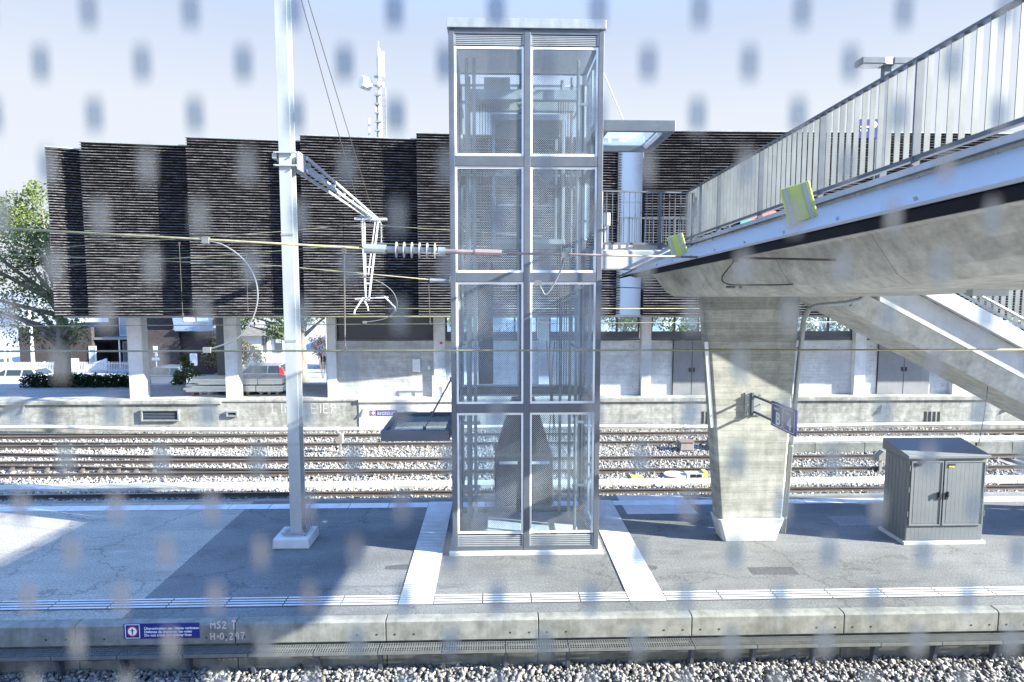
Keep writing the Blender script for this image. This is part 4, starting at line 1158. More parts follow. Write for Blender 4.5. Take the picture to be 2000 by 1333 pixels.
def roof_edge(p, q, zt_):
    p, q = Vector((*p, 0)), Vector((*q, 0)); u = (q-p).normalized(); n = Vector((u.y, -u.x, 0))
    m = MB(); a = p+n*.20; b = q+n*.20; c = q-n*.6; d = p-n*.6
    m.hexa([v+Vector((0, 0, zt_-.045)) for v in (a, b, c, d)], [v+Vector((0, 0, zt_)) for v in (a, b, c, d)])
    m.build('roof_edge', galv, bd)
px_edges = [95, 165, 370, 590, 815, 1213]
ytops = [285, 276, 267, 263, 259, 257]
seed = 0
for i in range(5):
    pl, pr = at(px_edges[i], 400, 25.35).x, at(px_edges[i+1], 400, 25.85).x+(.25 if i < 4 else 0)
    yl, yr = 25.34, 25.94
    zt_ = at(px_edges[i], ytops[i], 25.2).z
    npan = 1 if i == 0 else (5 if i == 4 else 3)
    for k in range(npan):
        f0, f1 = k/npan, (k+1)/npan
        slat_panel((pl+(pr-pl)*f0, yl+(yr-yl)*f0), (pl+(pr-pl)*f1, yl+(yr-yl)*f1), zt_, seed, bd); seed += 1
    roof_edge((pl, yl), (pr, yr), zt_)
x0 = at(1258, 400, 25.5).x; zt_ = at(1400, 255, 25.35).z; FY = 25.55
for k in range(10):
    slat_panel((x0+2.24*k, FY), (x0+2.24*(k+1), FY), zt_, seed, bd); seed += 1
roof_edge((x0, FY), (x0+2.24*10, FY), zt_)
# pale duct panel between the two slatted runs
dx0, dx1 = at(1211, 400, 25.6).x, at(1258, 400, 25.6).x
m = MB()
for z0, z1 in ((ZB, 6.3), (6.31, 9.1), (9.11, 11.9)): m.box(dx0-.05, dx1-.02, 25.84, 26.2, z0, z1)
m.build('duct_panel', duct_blue, bd, bevel=.006)
XL = at(98, 500, 25.5).x
box(XL+.3, 29.5, 26.25, 34.4, ZB+.02, 11.0).build('upper_storey', back_dark, bd)
box(XL+.1, 29.5, 25.9, 34.5, ZB-.09, ZB-.004).build('soffit', soffit_m, bd)
# slatted left end wall
m = MB(); z = ZB+.06
while z < 11.0: m.hexa([(XL+.02, 25.6, z), (XL+.16, 25.6, z+.04), (XL+.16, 34.4, z+.04), (XL+.02, 34.4, z)], [(XL+.02, 25.6, z+.035), (XL+.16, 25.6, z+.075), (XL+.16, 34.4, z+.075), (XL+.02, 34.4, z+.035)]); z += .165
m.build('end_slats', slatw, bd)
# columns
def column(xc, y, w=.46, mat=conc_col, z1=ZB-.094, d=.5):
    return box(xc-w/2, xc+w/2, y, y+d, .70, z1).build('column', mat, bd, bevel=.012)
for xc, w in ((-15.62, .62), (-11.5, .56), (-7.15, .40), (-2.42, .5), (2.2, .46), (6.78, .42), (11.6, .46), (16.5, .5), (21.05, .48), (25.6, .48)):
    column(xc, 27.05, w, conc_col, z1=ZB-.094)
m = MB(); m.box(-12.98, -12.46, 29.0, 29.06, .6, 4.23); m.box(-12.98, -12.46, 29.4, 29.46, .6, 4.23); m.box(-12.76, -12.68, 29.06, 29.4, .6, 4.23)
m.build('steel_column', steel_dark, bd)
# ground-floor walls, windows, doors
def window_band(x0, x1, y, z0, z1, panes, mat=pane_m):
    w = MB(); t = .07
    w.box(x0, x1, y, y+.10, z0, z0+t); w.box(x0, x1, y, y+.10, z1-t, z1); w.box(x0, x0+t, y, y+.10, z0+t, z1-t); w.box(x1-t, x1, y, y+.10, z0+t, z1-t)
    for k in range(1, panes):
        xx = x0+(x1-x0)*k/panes; w.box(xx-.04, xx+.04, y+.005, y+.095, z0+t, z1-t)
    w.box(x0+t, x1-t, y+.01, y+.09, z0+t, z0+.30)
    o = w.build('window', steel_dark, bd)
    box(x0+t, x1-t, y+.04, y+.05, z0+.30, z1-t).build('window_pane_glass', mat, o)
    box(x0-.02, x1+.02, y-.04, y-.001, z0-.10, z0-.002).build('window_sill', steel_dark, o)
    return o
cols = [-2.42, 2.2, 6.78, 11.6, 16.5, 21.05, 25.6]
for a, b in zip(cols[:-1], cols[1:]):
    box(a+.25, b-.25, 27.30, 27.52, .72, 3.18).build('wall_panel', conc_panel, bd, bevel=.006)
    window_band(a+.26, b-.26, 27.36, 3.30, ZB-.10, 4)
tie = MB()
for a in (2.2, 6.78, 11.6, 16.5, 21.05):
    for k in range(4):
        for z in (1.1, 2.0, 2.9): tie.disc((a+.6+1.15*k, 27.297, z), (0, 1, 0), .022, .01, 8)
tie.build('tie_hole', black_pl, bd)
def wall_door(x0, x1, z1, y=27.24):
    d = box(x0, x1, y, y+.06, .735, z1).build('door', door_grey, bd, bevel=.004)
    xm_ = (x0+x1)/2
    g = MB(); g.box(xm_-.012, xm_+.012, y-.004, y-.0005, .74, z1); g.box(x0-.03, x0-.001, y-.01, y+.05, .735, z1+.03); g.build('door_gap', black_pl, d)
    h = MB()
    for s_ in (-1, 1): h.box(xm_+s_*.09-.025, xm_+s_*.09+.025, y-.05, y-.001, 1.78, 1.96)
    h.build('handle', black_pl, d)
wall_door(8.06, 9.75, 3.16); wall_door(17.45, 19.85, 3.16); wall_door(12.2, 12.4, 3.0)
box(-6.95, -2.67, 27.20, 27.42, .72, 3.22).build('wall_panel', conc_wall, bd, bevel=.006)
box(-6.95, -2.67, 27.34, 27.40, 3.24, ZB-.10).build('dark_glazing', plain('dark_glazing', (.015, .017, .02), .12, 0, .1), bd)
box(-6.95, -2.67, 27.27, 27.338, 3.222, 3.30).build('window_sill', steel_dark, bd)
eb = box(at(806, 728, 27.1).x, at(821, 728, 27.1).x, 27.06, 27.198, 1.86, 2.42).build('electric_box', alu_white, bd, bevel=.01)
m = MB(); m.box(at(827, 0, 27.1).x, at(832, 0, 27.1).x, 27.14, 27.198, 1.93, 2.10); m.box(at(838, 0, 27.1).x, at(842, 0, 27.1).x, 27.15, 27.198, 1.74, 1.80); m.build('socket', alu_white, bd)
MB().disc((-2.33, 27.03, 3.13), (0, 1, 0), .06, .02, 16).build('red_disc', red_paint, bd)
wd = box(-2.0, -1.25, 27.24, 27.296, .735, 2.75).build('white_door', alu_white, bd, bevel=.006)
box(-1.95, -1.72, 27.225, 27.239, 2.28, 2.34).build('door_plate', steel_dark, wd)
m = MB()
for x in (-2.7, -2.0, -1.3): m.tube([(x, 26.75, .73), (x, 26.75, 1.72)], .022, 6)
for z in (1.25, 1.70): m.tube([(-2.7, 26.75, z), (-1.3, 26.75, z)], .022, 6)
tag(m.build('guard_rail', alu_white, None, origin=(-2, 26.75, .73)), 'low white tubular guard rail on the loading platform by the white door', 'railing')
# faded paint on the wall
faded = plain('faded_paint', (.515, .515, .48), .9, 0, .25, 8)
writing('LIN', .42, .03, at(530, 808, 26.5), 'faded_lettering', faded, dock).location.y += .0
writing('EIER', .40, .034, at(607, 808, 26.5), 'faded_lettering', faded, dock)
for o in bpy.data.objects:
    if o.name.startswith('faded_lettering'): o.location.y += .0985
pink = plain('pink_paint', (.45, .25, .32), .8)
m = MB(); c = at(681, 718, 27.195)
hp = [(c.x+.13*math.sin(t)**3, 27.197, c.z+.10*(math.cos(t)-.35*math.cos(2*t)-.15*math.cos(3*t))) for t in np.linspace(0, 2*math.pi, 20)]
for a, b in zip(hp[:-1], hp[1:]): m.beam(a, b, .02, .004, (0, 1, 0))
m.build('painted_heart', pink, bd)
# dock wall vents, slots, lamps
def vent(px0, px1, py0, py1, label):
    a, b = at(px0, py1, 26.56), at(px1, py0, 26.56)
    v = thing('wall_vent', a, label, 'vent')
    m = MB(); t = .06; m.box(a.x, b.x, 26.50, 26.62, a.z, a.z+t); m.box(a.x, b.x, 26.50, 26.62, b.z-t, b.z); m.box(a.x, a.x+t, 26.50, 26.62, a.z+t, b.z-t); m.box(b.x-t, b.x, 26.50, 26.62, a.z+t, b.z-t)
    m.build('vent_frame', galv, v)
    m = MB(); n = max(3, int((b.z-a.z-.12)/.06))
    for k in range(n):
        z = a.z+t+(b.z-a.z-2*t)*(k+.5)/n; m.hexa([(a.x+t, 26.53, z-.025), (b.x-t, 26.53, z-.025), (b.x-t, 26.59, z+.01), (a.x+t, 26.59, z+.01)], [(a.x+t, 26.53, z-.018), (b.x-t, 26.53, z-.018), (b.x-t, 26.59, z+.017), (a.x+t, 26.59, z+.017)])
    m.build('vent_blade', steel_grey, v)
    box(a.x+t, b.x-t, 26.594, 26.60, a.z+t, b.z-t).build('vent_back', back_dark, v)
vent(277, 350, 800, 823, 'wide louvred vent set in the left part of the loading platform wall')
vent(443, 464, 803, 814, 'small square vent in the loading platform wall left of the mast')
vent(793, 816, 803, 818, 'small grey vent beside the blue sign on the far wall')
for px, n_, lb in ((1371, 2, 'pair of dark drain slots in the far wall beside the pier'), (1806, 4, 'four dark drain slots in the far wall right of the pier')):
    s = None; m = MB()
    for k in range(n_):
        c = at(px+8.6*k+2, 816, 26.59); m.box(c.x-.045, c.x+.045, 26.585, 26.61, c.z-.27, c.z+.27)
    tag(m.build('drain_slot', black_pl, None, origin=at(px, 816, 26.59)), lb, 'drain slot')
lamp_labels = ('small wedge shaped bracket on the far wall near the left edge', 'small wedge shaped bracket on the far wall left of the blue sign', 'small wedge shaped bracket on the far wall above the slots', 'small wedge shaped bracket on the far wall above the cabinet')
for (px, py), lb in zip(((42, 800), (705, 808), (1722, 800), (1967, 799)), lamp_labels):
    c = at(px, py, 26.5); m = MB(); m.extr([(c.x-.06, 26.6, c.z-.17), (c.x-.02, 26.50, c.z-.15), (c.x+.06, 26.56, c.z+.18), (c.x+.05, 26.6, c.z+.18)], (.05, 0, 0))
    tag(m.build('wall_bracket', galv, None, origin=c), lb, 'bracket', 'wedge brackets on the far wall')

# ------------------------------------------------------------------ track side boxes
def pbox(px, py, Y, w, d, h, label, rz=0):
    c = at(px, py, Y); c.z = -.62
    t = thing('point_machine_box', c, label, 'point machine', 'point machine boxes')
    x, y, z = c
    MB().hexa([(x-w/2, y-d/2, z), (x+w/2, y-d/2, z), (x+w/2, y+d/2, z), (x-w/2, y+d/2, z)], [(x-w/2+.02, y-d/2+.02, z+h), (x+w/2-.02, y-d/2+.02, z+h), (x+w/2-.02, y+d/2-.02, z+h), (x-w/2+.02, y+d/2-.02, z+h)]).build('housing', plain('machine_housing', (.24, .22, .20), .6), t, bevel=.012)
    box(x-w/2-.01, x+w/2+.01, y-d/2-.01, y+d/2+.01, z+h+.001, z+h+.03).build('lid', plain('machine_lid', (.17, .14, .135), .5), t, bevel=.006)
    m = MB()
    for s_ in (-1, 1): m.tube([(x+s_*.15, y+d/2, z+.12), (x+s_*.15, y+d/2+.9, z+.10)], .02, 8)
    m.build('throw_rod', galv, t)
pbox(1338, 884, 23.0, .52, .55, .30, 'grey point machine box left of the pier between tracks')
pbox(1399, 880, 23.2, .62, .55, .34, 'grey point machine box half hidden behind the pier edge')
def signal_post(px, py, Y, label, w=.26, h=.34):
    c = at(px, py, Y); x, y, z = c; z = -.62
    t = thing('track_signal', (x, y, z), label, 'signal box', 'small post boxes between the tracks')
    MB().extr([(x-w/2, y-.12, z+.35), (x+w/2, y-.12, z+.35), (x+w/2, y-.12, z+.35+h), (x+w*.1, y-.12, z+.35+h), (x-w/2, y-.12, z+.35+h*.55)], (0, .24, 0)).build('housing', conc_sleep, t, bevel=.012)
    box(x-.045, x+.045, y-.04, y+.04, z-.1, z+.348).build('post', galv, t)
    box(x-w*.9, x+w*1.2, y+.05, y+.16, z+.33, z+.40).build('bracket', galv, t)
signal_post(664, 876, 22.9, 'small pale signal box on a stub post left of the lift')
signal_post(1718, 925, 20.0, 'small grey signal box on a stub post beside the cabinet')
# junction box with yellow green lids and drain covers in the ballast
c = at(1363, 930, 19.6); m = MB(); m.box(c.x-.42, c.x+.12, 19.42, 19.72, -.64, -.50)
jb = thing('junction_box', (c.x, 19.6, -.6), 'small white and green junction box in the ballast left of the pier', 'junction box')
m.build('box', alu_white, jb, bevel=.006)
m = MB(); m.box(c.x-.30, c.x-.13, 19.412, 19.42, -.62, -.52); m.box(c.x-.10, c.x+.07, 19.412, 19.42, -.62, -.52); m.build('front_opening', black_pl, jb)
box(c.x+.125, c.x+.26, 19.42, 19.72, -.64, -.44).build('green_cap', yel_box, jb, bevel=.005)
c = at(1232, 930, 19.6); m = MB(); m.box(c.x-.02, c.x+.36, 19.40, 19.68, -.645, -.595)
tag(m.build('green_cover', yel_box, None, origin=c), 'flat yellow green cover lying in the ballast right of the lift', 'cover')
c = at(1318, 933, 19.65); m = MB().tube([(c.x, c.y, -.75), (c.x, c.y, -.575)], .36, 24)
tag(m.build('manhole_cover', conc_cover, None, origin=c), 'round pale concrete manhole cover in the ballast beside the pier', 'manhole')

# ================================================================== TIMBER STACKS AND PALLETS
def pallet(px, label):
    c = at(px, 766, 28.4); x, y, z = c.x, 28.4, .735
    t = thing('pallet', (x, y, z), label, 'pallet', 'pallets under the timber')
    m = MB()
    for k in range(3): m.box(x-.4+.36*k-.06+.04, x-.4+.36*k+.06+.04, y-.6, y+.6, z, z+.03)
    m.build('bottom_board', pallet_m, t)
    m = MB()
    for i in range(3):
        for k in range(3): m.box(x-.42+.36*k, x-.30+.36*k, y-.6+.54*i, y-.48+.54*i, z+.031, z+.11)
    m.build('block', pallet_m, t)
    m = MB()
    for i in range(5): m.box(x-.5, x+.5, y-.6+.275*i, y-.5+.275*i, z+.111, z+.14)
    m.build('top_board', pallet_m, t)
for px, lb in ((404, 'left wooden pallet under the timber stack'), (478, 'middle wooden pallet under the timber beside the column'), (535, 'right wooden pallet under the cut ends of the timber')): pallet(px, lb)
def bundle(x0, x1, z0, layers, label):
    t = thing('board_bundle', ((x0+x1)/2, 28.4, z0), label, 'timber stack', 'bundles of pale boards')
    m = MB()
    for k in range(layers):
        for j in range(5):
            e = random.uniform(-.25, .35); f = random.uniform(-.04, .04)
            m.box(x0+e, x1+f, 27.8+j*.24+.006, 27.8+(j+1)*.24-.006, z0+k*.09+.003, z0+(k+1)*.09-.003)
    m.build('boards', wood_pale, t, bevel=.004)
    m = MB()
    for f_ in (.42, .72):
        xx = x0+(x1-x0)*f_; h = layers*.09
        m.box(xx-.012, xx+.012, 27.793, 27.799, z0-.004, z0+h+.004); m.box(xx-.012, xx+.012, 27.799, 29.0, z0+h, z0+h+.006)
    m.build('strap', black_pl, t)
xa, xb = at(366, 760, 28).x, at(556, 760, 28).x
bundle(xa, xb, .876, 3, 'lower bundle of pale boards lying on three pallets')
bundle(xa+.35, xb-.02, 1.20, 3, 'upper bundle of pale boards stacked on the lower bundle')
m = MB()
for xx in (xa+1.0, xa+2.7, xb-.5): m.box(xx, xx+.09, 27.82, 28.98, 1.148, 1.198)
tag(m.build('spacer_batten', pallet_m, None, origin=(xa, 28, 1.23)), 'thin battens between the two bundles of boards', 'batten')

# ================================================================== PLANTS
def leaves_mesh(name, mat, parent, clumps, n, size, seed, squash=1.0, cut=None):
    r = np.random.default_rng(seed); P = []
    w = np.array([c[3]**2 for c in clumps]); w = w/w.sum()
    idx = r.choice(len(clumps), n, p=w)
    d = r.normal(size=(n, 3)); d /= np.linalg.norm(d, axis=1)[:, None]
    rad = np.array([c[3] for c in clumps])[idx]*(.25+.75*r.random(n)**.55)
    C = np.array([c[:3] for c in clumps])[idx]+d*rad[:, None]*np.array([1, 1, squash])
    if cut is not None: C = C[cut(C)]
    n = len(C)
    a = r.normal(size=(n, 3)); a /= np.linalg.norm(a, axis=1)[:, None]
    b = np.cross(a, r.normal(size=(n, 3))); b /= np.linalg.norm(b, axis=1)[:, None]
    s = size*(.6+.8*r.random(n))
    V = np.stack([C-a*s[:, None], C+b*(s*.45)[:, None]+np.array([0, 0, .1])*s[:, None], C+a*s[:, None], C-b*(s*.45)[:, None]], 1)
    org = np.array(ORG[parent.name])
    V = (V-org).reshape(-1, 3)
    me = bpy.data.meshes.new(name); me.vertices.add(len(V)); me.vertices.foreach_set('co', V.reshape(-1).astype(np.float32))
    me.loops.add(n*4); me.loops.foreach_set('vertex_index', np.arange(n*4, dtype=np.int32)); me.polygons.add(n)
    me.polygons.foreach_set('loop_start', np.arange(0, n*4, 4, dtype=np.int32)); me.update(calc_edges=True)
    me.materials.append(mat); o = bpy.data.objects.new(name, me); col.objects.link(o); o.parent = parent; ORG[o.name] = Vector(org); return o
def tree(base, h, r0, lean, clumps, n, size, mat, label, seed, cat='tree', cut=None):
    b = Vector(base); t = thing('tree', b, label, cat)
    rr = random.Random(seed); m = MB()
    pts = [b+Vector((lean[0]*k/8+rr.uniform(-.05, .05), lean[1]*k/8, h*k/8)) for k in range(9)]
    m.tube(pts, r0, 10, rs=[r0*(1.25 if k == 0 else 1-.07*k) for k in range(9)])
    top = pts[-1]
    for c in clumps:
        c = Vector(c[:3]); k = min(7, max(3, int((c.z-b.z)/h*8*.7))); s = pts[k]
        mid = s.lerp(c, .5)+Vector((rr.uniform(-.3, .3), 0, rr.uniform(0, .4)))
        m.tube([s, mid, c], r0*.2, 6, rs=[r0*.36, r0*.2, r0*.06])
    m.build('trunk', trunk_m, t, smooth=True)
    leaves_mesh('crown', mat, t, clumps, n, size, seed, cut=cut)
    return t
YT = 31.6
def cl_(px, py, r, Y): p = at(px, py, Y); return (p.x, p.y, p.z, r)
clA = [cl_(px, py, r, YT+random.uniform(-1.3, 1.3)) for px, py, r in ((40, 430, 1.2), (80, 390, .8), (15, 470, 1.3), (70, 480, 1.3), (95, 440, .9), (30, 540, 1.3), (85, 530, 1.3), (-40, 520, 1.5), (-70, 440, 1.4), (10, 610, 1.2), (60, 600, 1.3), (100, 590, 1.1), (125, 640, 1.0), (85, 655, .8), (150, 655, .75), (35, 655, .7), (-30, 600, 1.2), (-110, 560, 1.5), (105, 500, .8), (140, 625, .8), (60, 560, .9), (-140, 480, 1.5))]
tb_ = at(122, 756, YT); 
tree((tb_.x, YT, .68), 4.6, .40, (.05, .3), clA, 9000, .085, leaf_m, 'large leafy tree standing left of the slatted building', 5, cut=lambda C: ~((C[:, 0] > XL-.15) & (C[:, 2] > 4.1) & (C[:, 1] < 36)))
clU = [cl_(px, py, r, YT+.6+random.uniform(-1, 1)) for px, py, r in ((30, 405, .9), (70, 375, .6), (5, 440, 1.0), (60, 440, 1.0), (90, 470, .7), (45, 500, .8))]
leaves_mesh('sunlit_foliage', leaf_l, bpy.data.objects['tree'], clU, 3200, .085, 8, cut=lambda C: ~((C[:, 0] > XL-.15) & (C[:, 2] > 4.1)))
Y2 = 48.0
clB = [cl_(px, py, r, Y2+random.uniform(-1, 1)) for px, py, r in ((545, 628, 1.1), (528, 648, .7), (560, 650, .9), (585, 600, 1.6), (620, 605, 1.2), (640, 615, .6), (480, 615, 1.1), (500, 600, 1.2), (470, 632, .6))]
b2 = at(590, 735, Y2)
tree((b2.x, Y2, -1.75), 5.6, .5, (.1, 0), clB, 3600, .12, leaf_m, 'tree with pale trunk seen under the building behind the mast', 9)
def shrub(name, c, label, clumps, n, size, mat, seed, cat='shrub', stems=True, group=None):
    t = thing(name, c, label, cat, group); m = MB(); c = Vector(c)
    for k in clumps[:14]: m.tube([c+Vector((0, 0, -.05)), (c+Vector(k[:3]))/2+Vector((0, 0, .1)), Vector(k[:3])], .025, 5)
    if stems: m.build('stem', trunk_m, t)
    leaves_mesh('foliage', mat, t, clumps, n, size, seed); return t
# clipped hedge along the yard edge
hx0, hx1 = at(34, 750, 30.2).x, at(283, 750, 30.2).x
hc = [(hx0+.3+(hx1-hx0-.6)*k/20, 30.5+.25*(k % 2), .98+random.uniform(-.04, .06), .40) for k in range(21)]
shrub('hedge', ((hx0+hx1)/2, 30.5, .7), 'low dark clipped hedge between column and trunk', hc, 9000, .06, hedge_m, 21, 'hedge')
sc1 = [cl_(px, py, r, 31.5) for px, py, r in ((352, 735, .35), (365, 715, .32), (378, 735, .35), (358, 700, .22), (345, 750, .3), (385, 750, .25))]
shrub('shrub', at(362, 757, 31.5), 'loose green shrub beside the dark steel column', sc1, 1500, .07, leaf_m, 22)
sc2 = [cl_(px, py, r, 50.5) for px, py, r in ((415, 700, .9), (440, 690, .8), (465, 700, .9), (490, 690, .8), (420, 670, .6), (475, 675, .5), (510, 700, .6))]
shrub('dry_shrub', (at(450, 720, 50.5).x, 50.5, -1.8), 'pale straw coloured shrubs behind the white fence', sc2, 3200, .10, leaf_dry, 23)
sc3 = [cl_(px, py, r, 49) for px, py, r in ((615, 668, .6), (630, 672, .7), (646, 668, .6), (622, 690, .5), (640, 692, .5))]
shrub('shrub', (at(630, 700, 49).x, 49, -1.8), 'small reddish shrub right of the pale trunk', sc3, 700, .09, foliage('leaf_red', (.06, .035, .03), (.2, .14, .1)), 24)
for i, (px, w, lb, mt) in enumerate(((1215, 3.0, 'bright green tree seen through the window right of the lift', leaf_l), (1370, 3.0, 'green tree seen through the windows left of the pier', leaf_l), (1620, 3.2, 'dry bushy tree seen through the windows right of the pier', leaf_dry), (1720, 2.2, 'light green tree seen through the last window before the stairs', leaf_l), (930, 3.0, 'green tree seen through the lift tower panes', leaf_m))):
    c = at(px, 640, 52); cl = [(c.x+random.uniform(-w, w), 52+random.uniform(-1, 1), 1.4+random.uniform(-1.2, 2.4), random.uniform(.8, 1.5)) for k in range(9)]
    tree((c.x, 52, -1.9), 3.2, .22, (0, 0), cl, 2600, .14, mt, lb, 40+i)

# ================================================================== HOUSES BEHIND
hs = thing('wooden_house', (-32, 54, -1.9), 'dark timber clad house behind the tree with pale stair and porch', 'house')
HY = 54.0
def X(px, Y=HY): return at(px, 650, Y).x
def Z(py, Y=HY): return at(300, py, Y).z
box(X(36), X(178), HY, HY+9, -1.9, Z(640)).build('wall', wood_house, hs)
box(X(178), X(262), HY+2.5, HY+9, -1.9, 5.2).build('wall', wood_house, hs)
box(X(262), X(345), HY-.6, HY+9, -1.9, 5.0).build('wall', wood_house, hs)
for (a, b, c, d, yy) in ((200, 219, 590, 660, HY+2.4), (237, 252, 590, 660, HY+2.4), (205, 219, 672, 720, HY+2.4), (172, 186, 676, 712, HY-.06), (240, 251, 672, 718, HY+2.4)):
    w = MB(); x0_, x1_, z0_, z1_ = X(a), X(b), Z(d), Z(c)
    w.box(x0_, x0_+.08, yy, yy+.09, z0_, z1_); w.box(x1_-.08, x1_, yy, yy+.09, z0_, z1_); w.box(x0_+.08, x1_-.08, yy, yy+.09, z0_, z0_+.08); w.box(x0_+.08, x1_-.08, yy, yy+.09, z1_-.08, z1_)
    o = w.build('window', alu_white, hs); box(x0_+.08, x1_-.08, yy+.02, yy+.07, z0_+.08, z1_-.08).build('pane', plain('house_glass', (.35, .42, .48), .08, 0, .2, .8), o)
box(X(160), X(262), HY+.2, HY+2.49, Z(664), Z(660)).build('porch_roof', roof_zinc, hs)
for px in (170, 226, 258): box(X(px), X(px)+.10, HY+.3, HY+.4, -1.9, Z(664.5)).build('porch_post', alu_white, hs)
m = MB(); m.hexa([(X(178), HY-1.2, -1.9), (X(222), HY-1.2, -1.9), (X(222), HY-1.08, -1.9), (X(178), HY-1.08, -1.9)], [(X(178), HY-1.2, Z(712)), (X(222), HY-1.2, Z(697)), (X(222), HY-1.08, Z(697)), (X(178), HY-1.08, Z(712))]); m.box(X(145), X(163), HY-.9, HY-.8, -1.9, Z(698))
m.build('ramp_wall', white_wall, hs)
# annex with skylit roof
ax = thing('annex_house', (-24, 56, -1.9), 'low timber annex with pale sloping roof and skylights', 'house')
AY = 50.0
m = MB(); m.box(X(276, AY), X(349, AY), AY, AY+.4, -1.9, Z(646, AY)); m.build('wall', wood_house, ax)
m = MB(); m.add([(X(276, AY), AY+.2, Z(646, AY)), (X(349, AY), AY+.2, Z(646, AY)), (X(276, AY), AY+.2, 4.2)], [(0, 1, 2)]); 
rf = MB().hexa([(X(345, AY), AY-.3, Z(647, AY)), (X(420, AY), AY-.3, Z(647, AY)), (X(380, AY)-.3, AY+3.5, 4.6), (X(295, AY)-.3, AY+3.5, 4.6)], [(X(345, AY), AY-.3, Z(645.5, AY)), (X(420, AY), AY-.3, Z(645.5, AY)), (X(380, AY)-.3, AY+3.5, 4.75), (X(295, AY)-.3, AY+3.5, 4.75)]).build('roof', roof_zinc, ax)
m = MB()
for f_ in (.28, .62):
    a0 = Vector((X(345, AY), AY-.3, Z(645.5, AY))).lerp(Vector((X(420, AY), AY-.3, Z(645.5, AY))), f_); b0 = Vector((X(295, AY)-.3, AY+3.5, 4.75)).lerp(Vector((X(380, AY)-.3, AY+3.5, 4.75)), f_)
    p, q = a0.lerp(b0, .25), a0.lerp(b0, .7); e = Vector((.9, 0, 0)); u_ = Vector((0, -.02, .05))
    m.hexa([p, p+e, q+e, q], [p+u_, p+e+u_, q+e+u_, q+u_])
m.build('skylight', plain('skylight_glass', (.55, .65, .72), .1, 0, .1), rf)
box(X(348, AY), X(410, AY), AY+.3, AY+3.6, -1.9, Z(646.5, AY)).build('wall', wood_house, ax)
wh = thing('white_house', (-20, 58, -1.9), 'low white walled house with timber eaves seen between the columns', 'house')
WY = 58.0
box(X(462, WY), X(508, WY), WY, WY+6, -1.9, Z(657, WY)).build('wall', white_wall, wh)
box(X(508, WY), X(556, WY), WY+.6, WY+6, -1.9, Z(650, WY)).build('wall', white_wall, wh)
box(X(425, WY), X(462, WY), WY+.3, WY+6, -1.9, Z(640, WY)).build('wall', wood_house, wh)
MB().hexa([(X(420, WY), WY-.5, Z(656, WY)), (X(560, WY), WY-.5, Z(656, WY)), (X(560, WY), WY+6, 4.4), (X(420, WY), WY+6, 4.4)], [(X(420, WY), WY-.5, Z(640, WY)), (X(560, WY), WY-.5, Z(640, WY)), (X(560, WY), WY+6, 4.6), (X(420, WY), WY+6, 4.6)]).build('roof', wood('eaves_boards', (.26, .25, .24)), wh)
for a, b in ((509, 516), (532, 547)):
    o = box(X(a, WY), X(b, WY), WY+.5, WY+.59, Z(690, WY), Z(655, WY)).build('window', steel_dark, wh); box(X(a, WY)+.1, X(b, WY)-.1, WY+.46, WY+.499, Z(672, WY), Z(657, WY)).build('pane', plain('house_glass', (.35, .42, .48), .08), o)
ib = thing('pale_hall', (-18, 75, -1.9), 'large pale corrugated hall in the distance behind the tree', 'building')
m = MB(); xh0, xh1 = at(560, 650, 75).x, at(720, 650, 75).x; n = 44
for k in range(n): m.box(xh0+(xh1-xh0)*k/n+.01, xh0+(xh1-xh0)*(k+1)/n-.05, 74.94, 75, -1.9, 5.6)
m.box(xh0, xh1, 75, 90, -1.9, 5.6); m.build('wall', plain('pale_cladding', (.62, .65, .70), .6, 0, .03, 1), ib)
box(xh0-.2, xh1+.2, 74.8, 90, 5.601, 5.9).build('roof', roof_zinc, ib)
bb = thing('timber_shed', (-20, 52, -1.9), 'dark timber shed roof and terrace behind the fence right of the tree', 'shed')
box(at(607, 0, 53).x, at(650, 0, 53).x, 53, 56, -1.9, -.2).build('wall', wood_house, bb)
MB().hexa([(at(602, 0, 53).x, 52.6, -.18), (at(655, 0, 53).x, 52.6, -.18), (at(655, 0, 53).x, 56, .6), (at(602, 0, 53).x, 56, .6)], [(at(602, 0, 53).x, 52.6, -.06), (at(655, 0, 53).x, 52.6, -.06), (at(655, 0, 53).x, 56, .72), (at(602, 0, 53).x, 56, .72)]).build('roof', steel_dark, bb)
gb = thing('garden_building', (12, 66, -1.9), 'long pale building beyond the ground floor windows', 'building')
box(-12, 40, 66, 76, -1.9, 3.4).build('wall', plain('cream_render', (.66, .66, .60), .8, 0, .06), gb)
box(-12.4, 40.4, 65.6, 76.4, 3.401, 3.7).build('roof', roof_zinc, gb)
m = MB()
for k in range(13): m.box(-10+3.8*k, -8.4+3.8*k, 65.96, 65.995, .2, 2.2)
m.build('window', plain('house_glass', (.35, .42, .48), .08), gb)
# white picket fence
fe = thing('picket_fence', (-27, 50.2, -1.42), 'white picket fence along the street behind the hedge', 'fence')
xf0, xf1 = at(-40, 720, 51.5).x, at(460, 720, 51.5).x
n = int((xf1-xf0)/2.6)+1
pk = MB()
for k in range(20): pk.box(k*.13, k*.13+.05, -.012, .012, .05, .92)
pk.box(0, 2.6, .013, .04, .18, .25); pk.box(0, 2.6, .013, .04, .72, .79)
s0 = None
for k in range(n):
    if s0 is None: s0 = pk.build('picket_panel', plain('picket_paint', (.50, .51, .51), .6), None); o = s0
    else: o = s0.copy(); col.objects.link(o)
    o.parent = fe; o.location = (xf0+2.6*k+27, 1.3, 0)
m = MB()
for k in range(n+1): m.box(xf0+2.6*k-.04, xf0+2.6*k+.04, 51.55, 51.63, -1.5, -.47)
m.build('fence_post', alu_white, fe)
fd = thing('street_railing', (-15, 50, -1.9), 'grey bar railing right of the pale trunk under the building', 'fence')
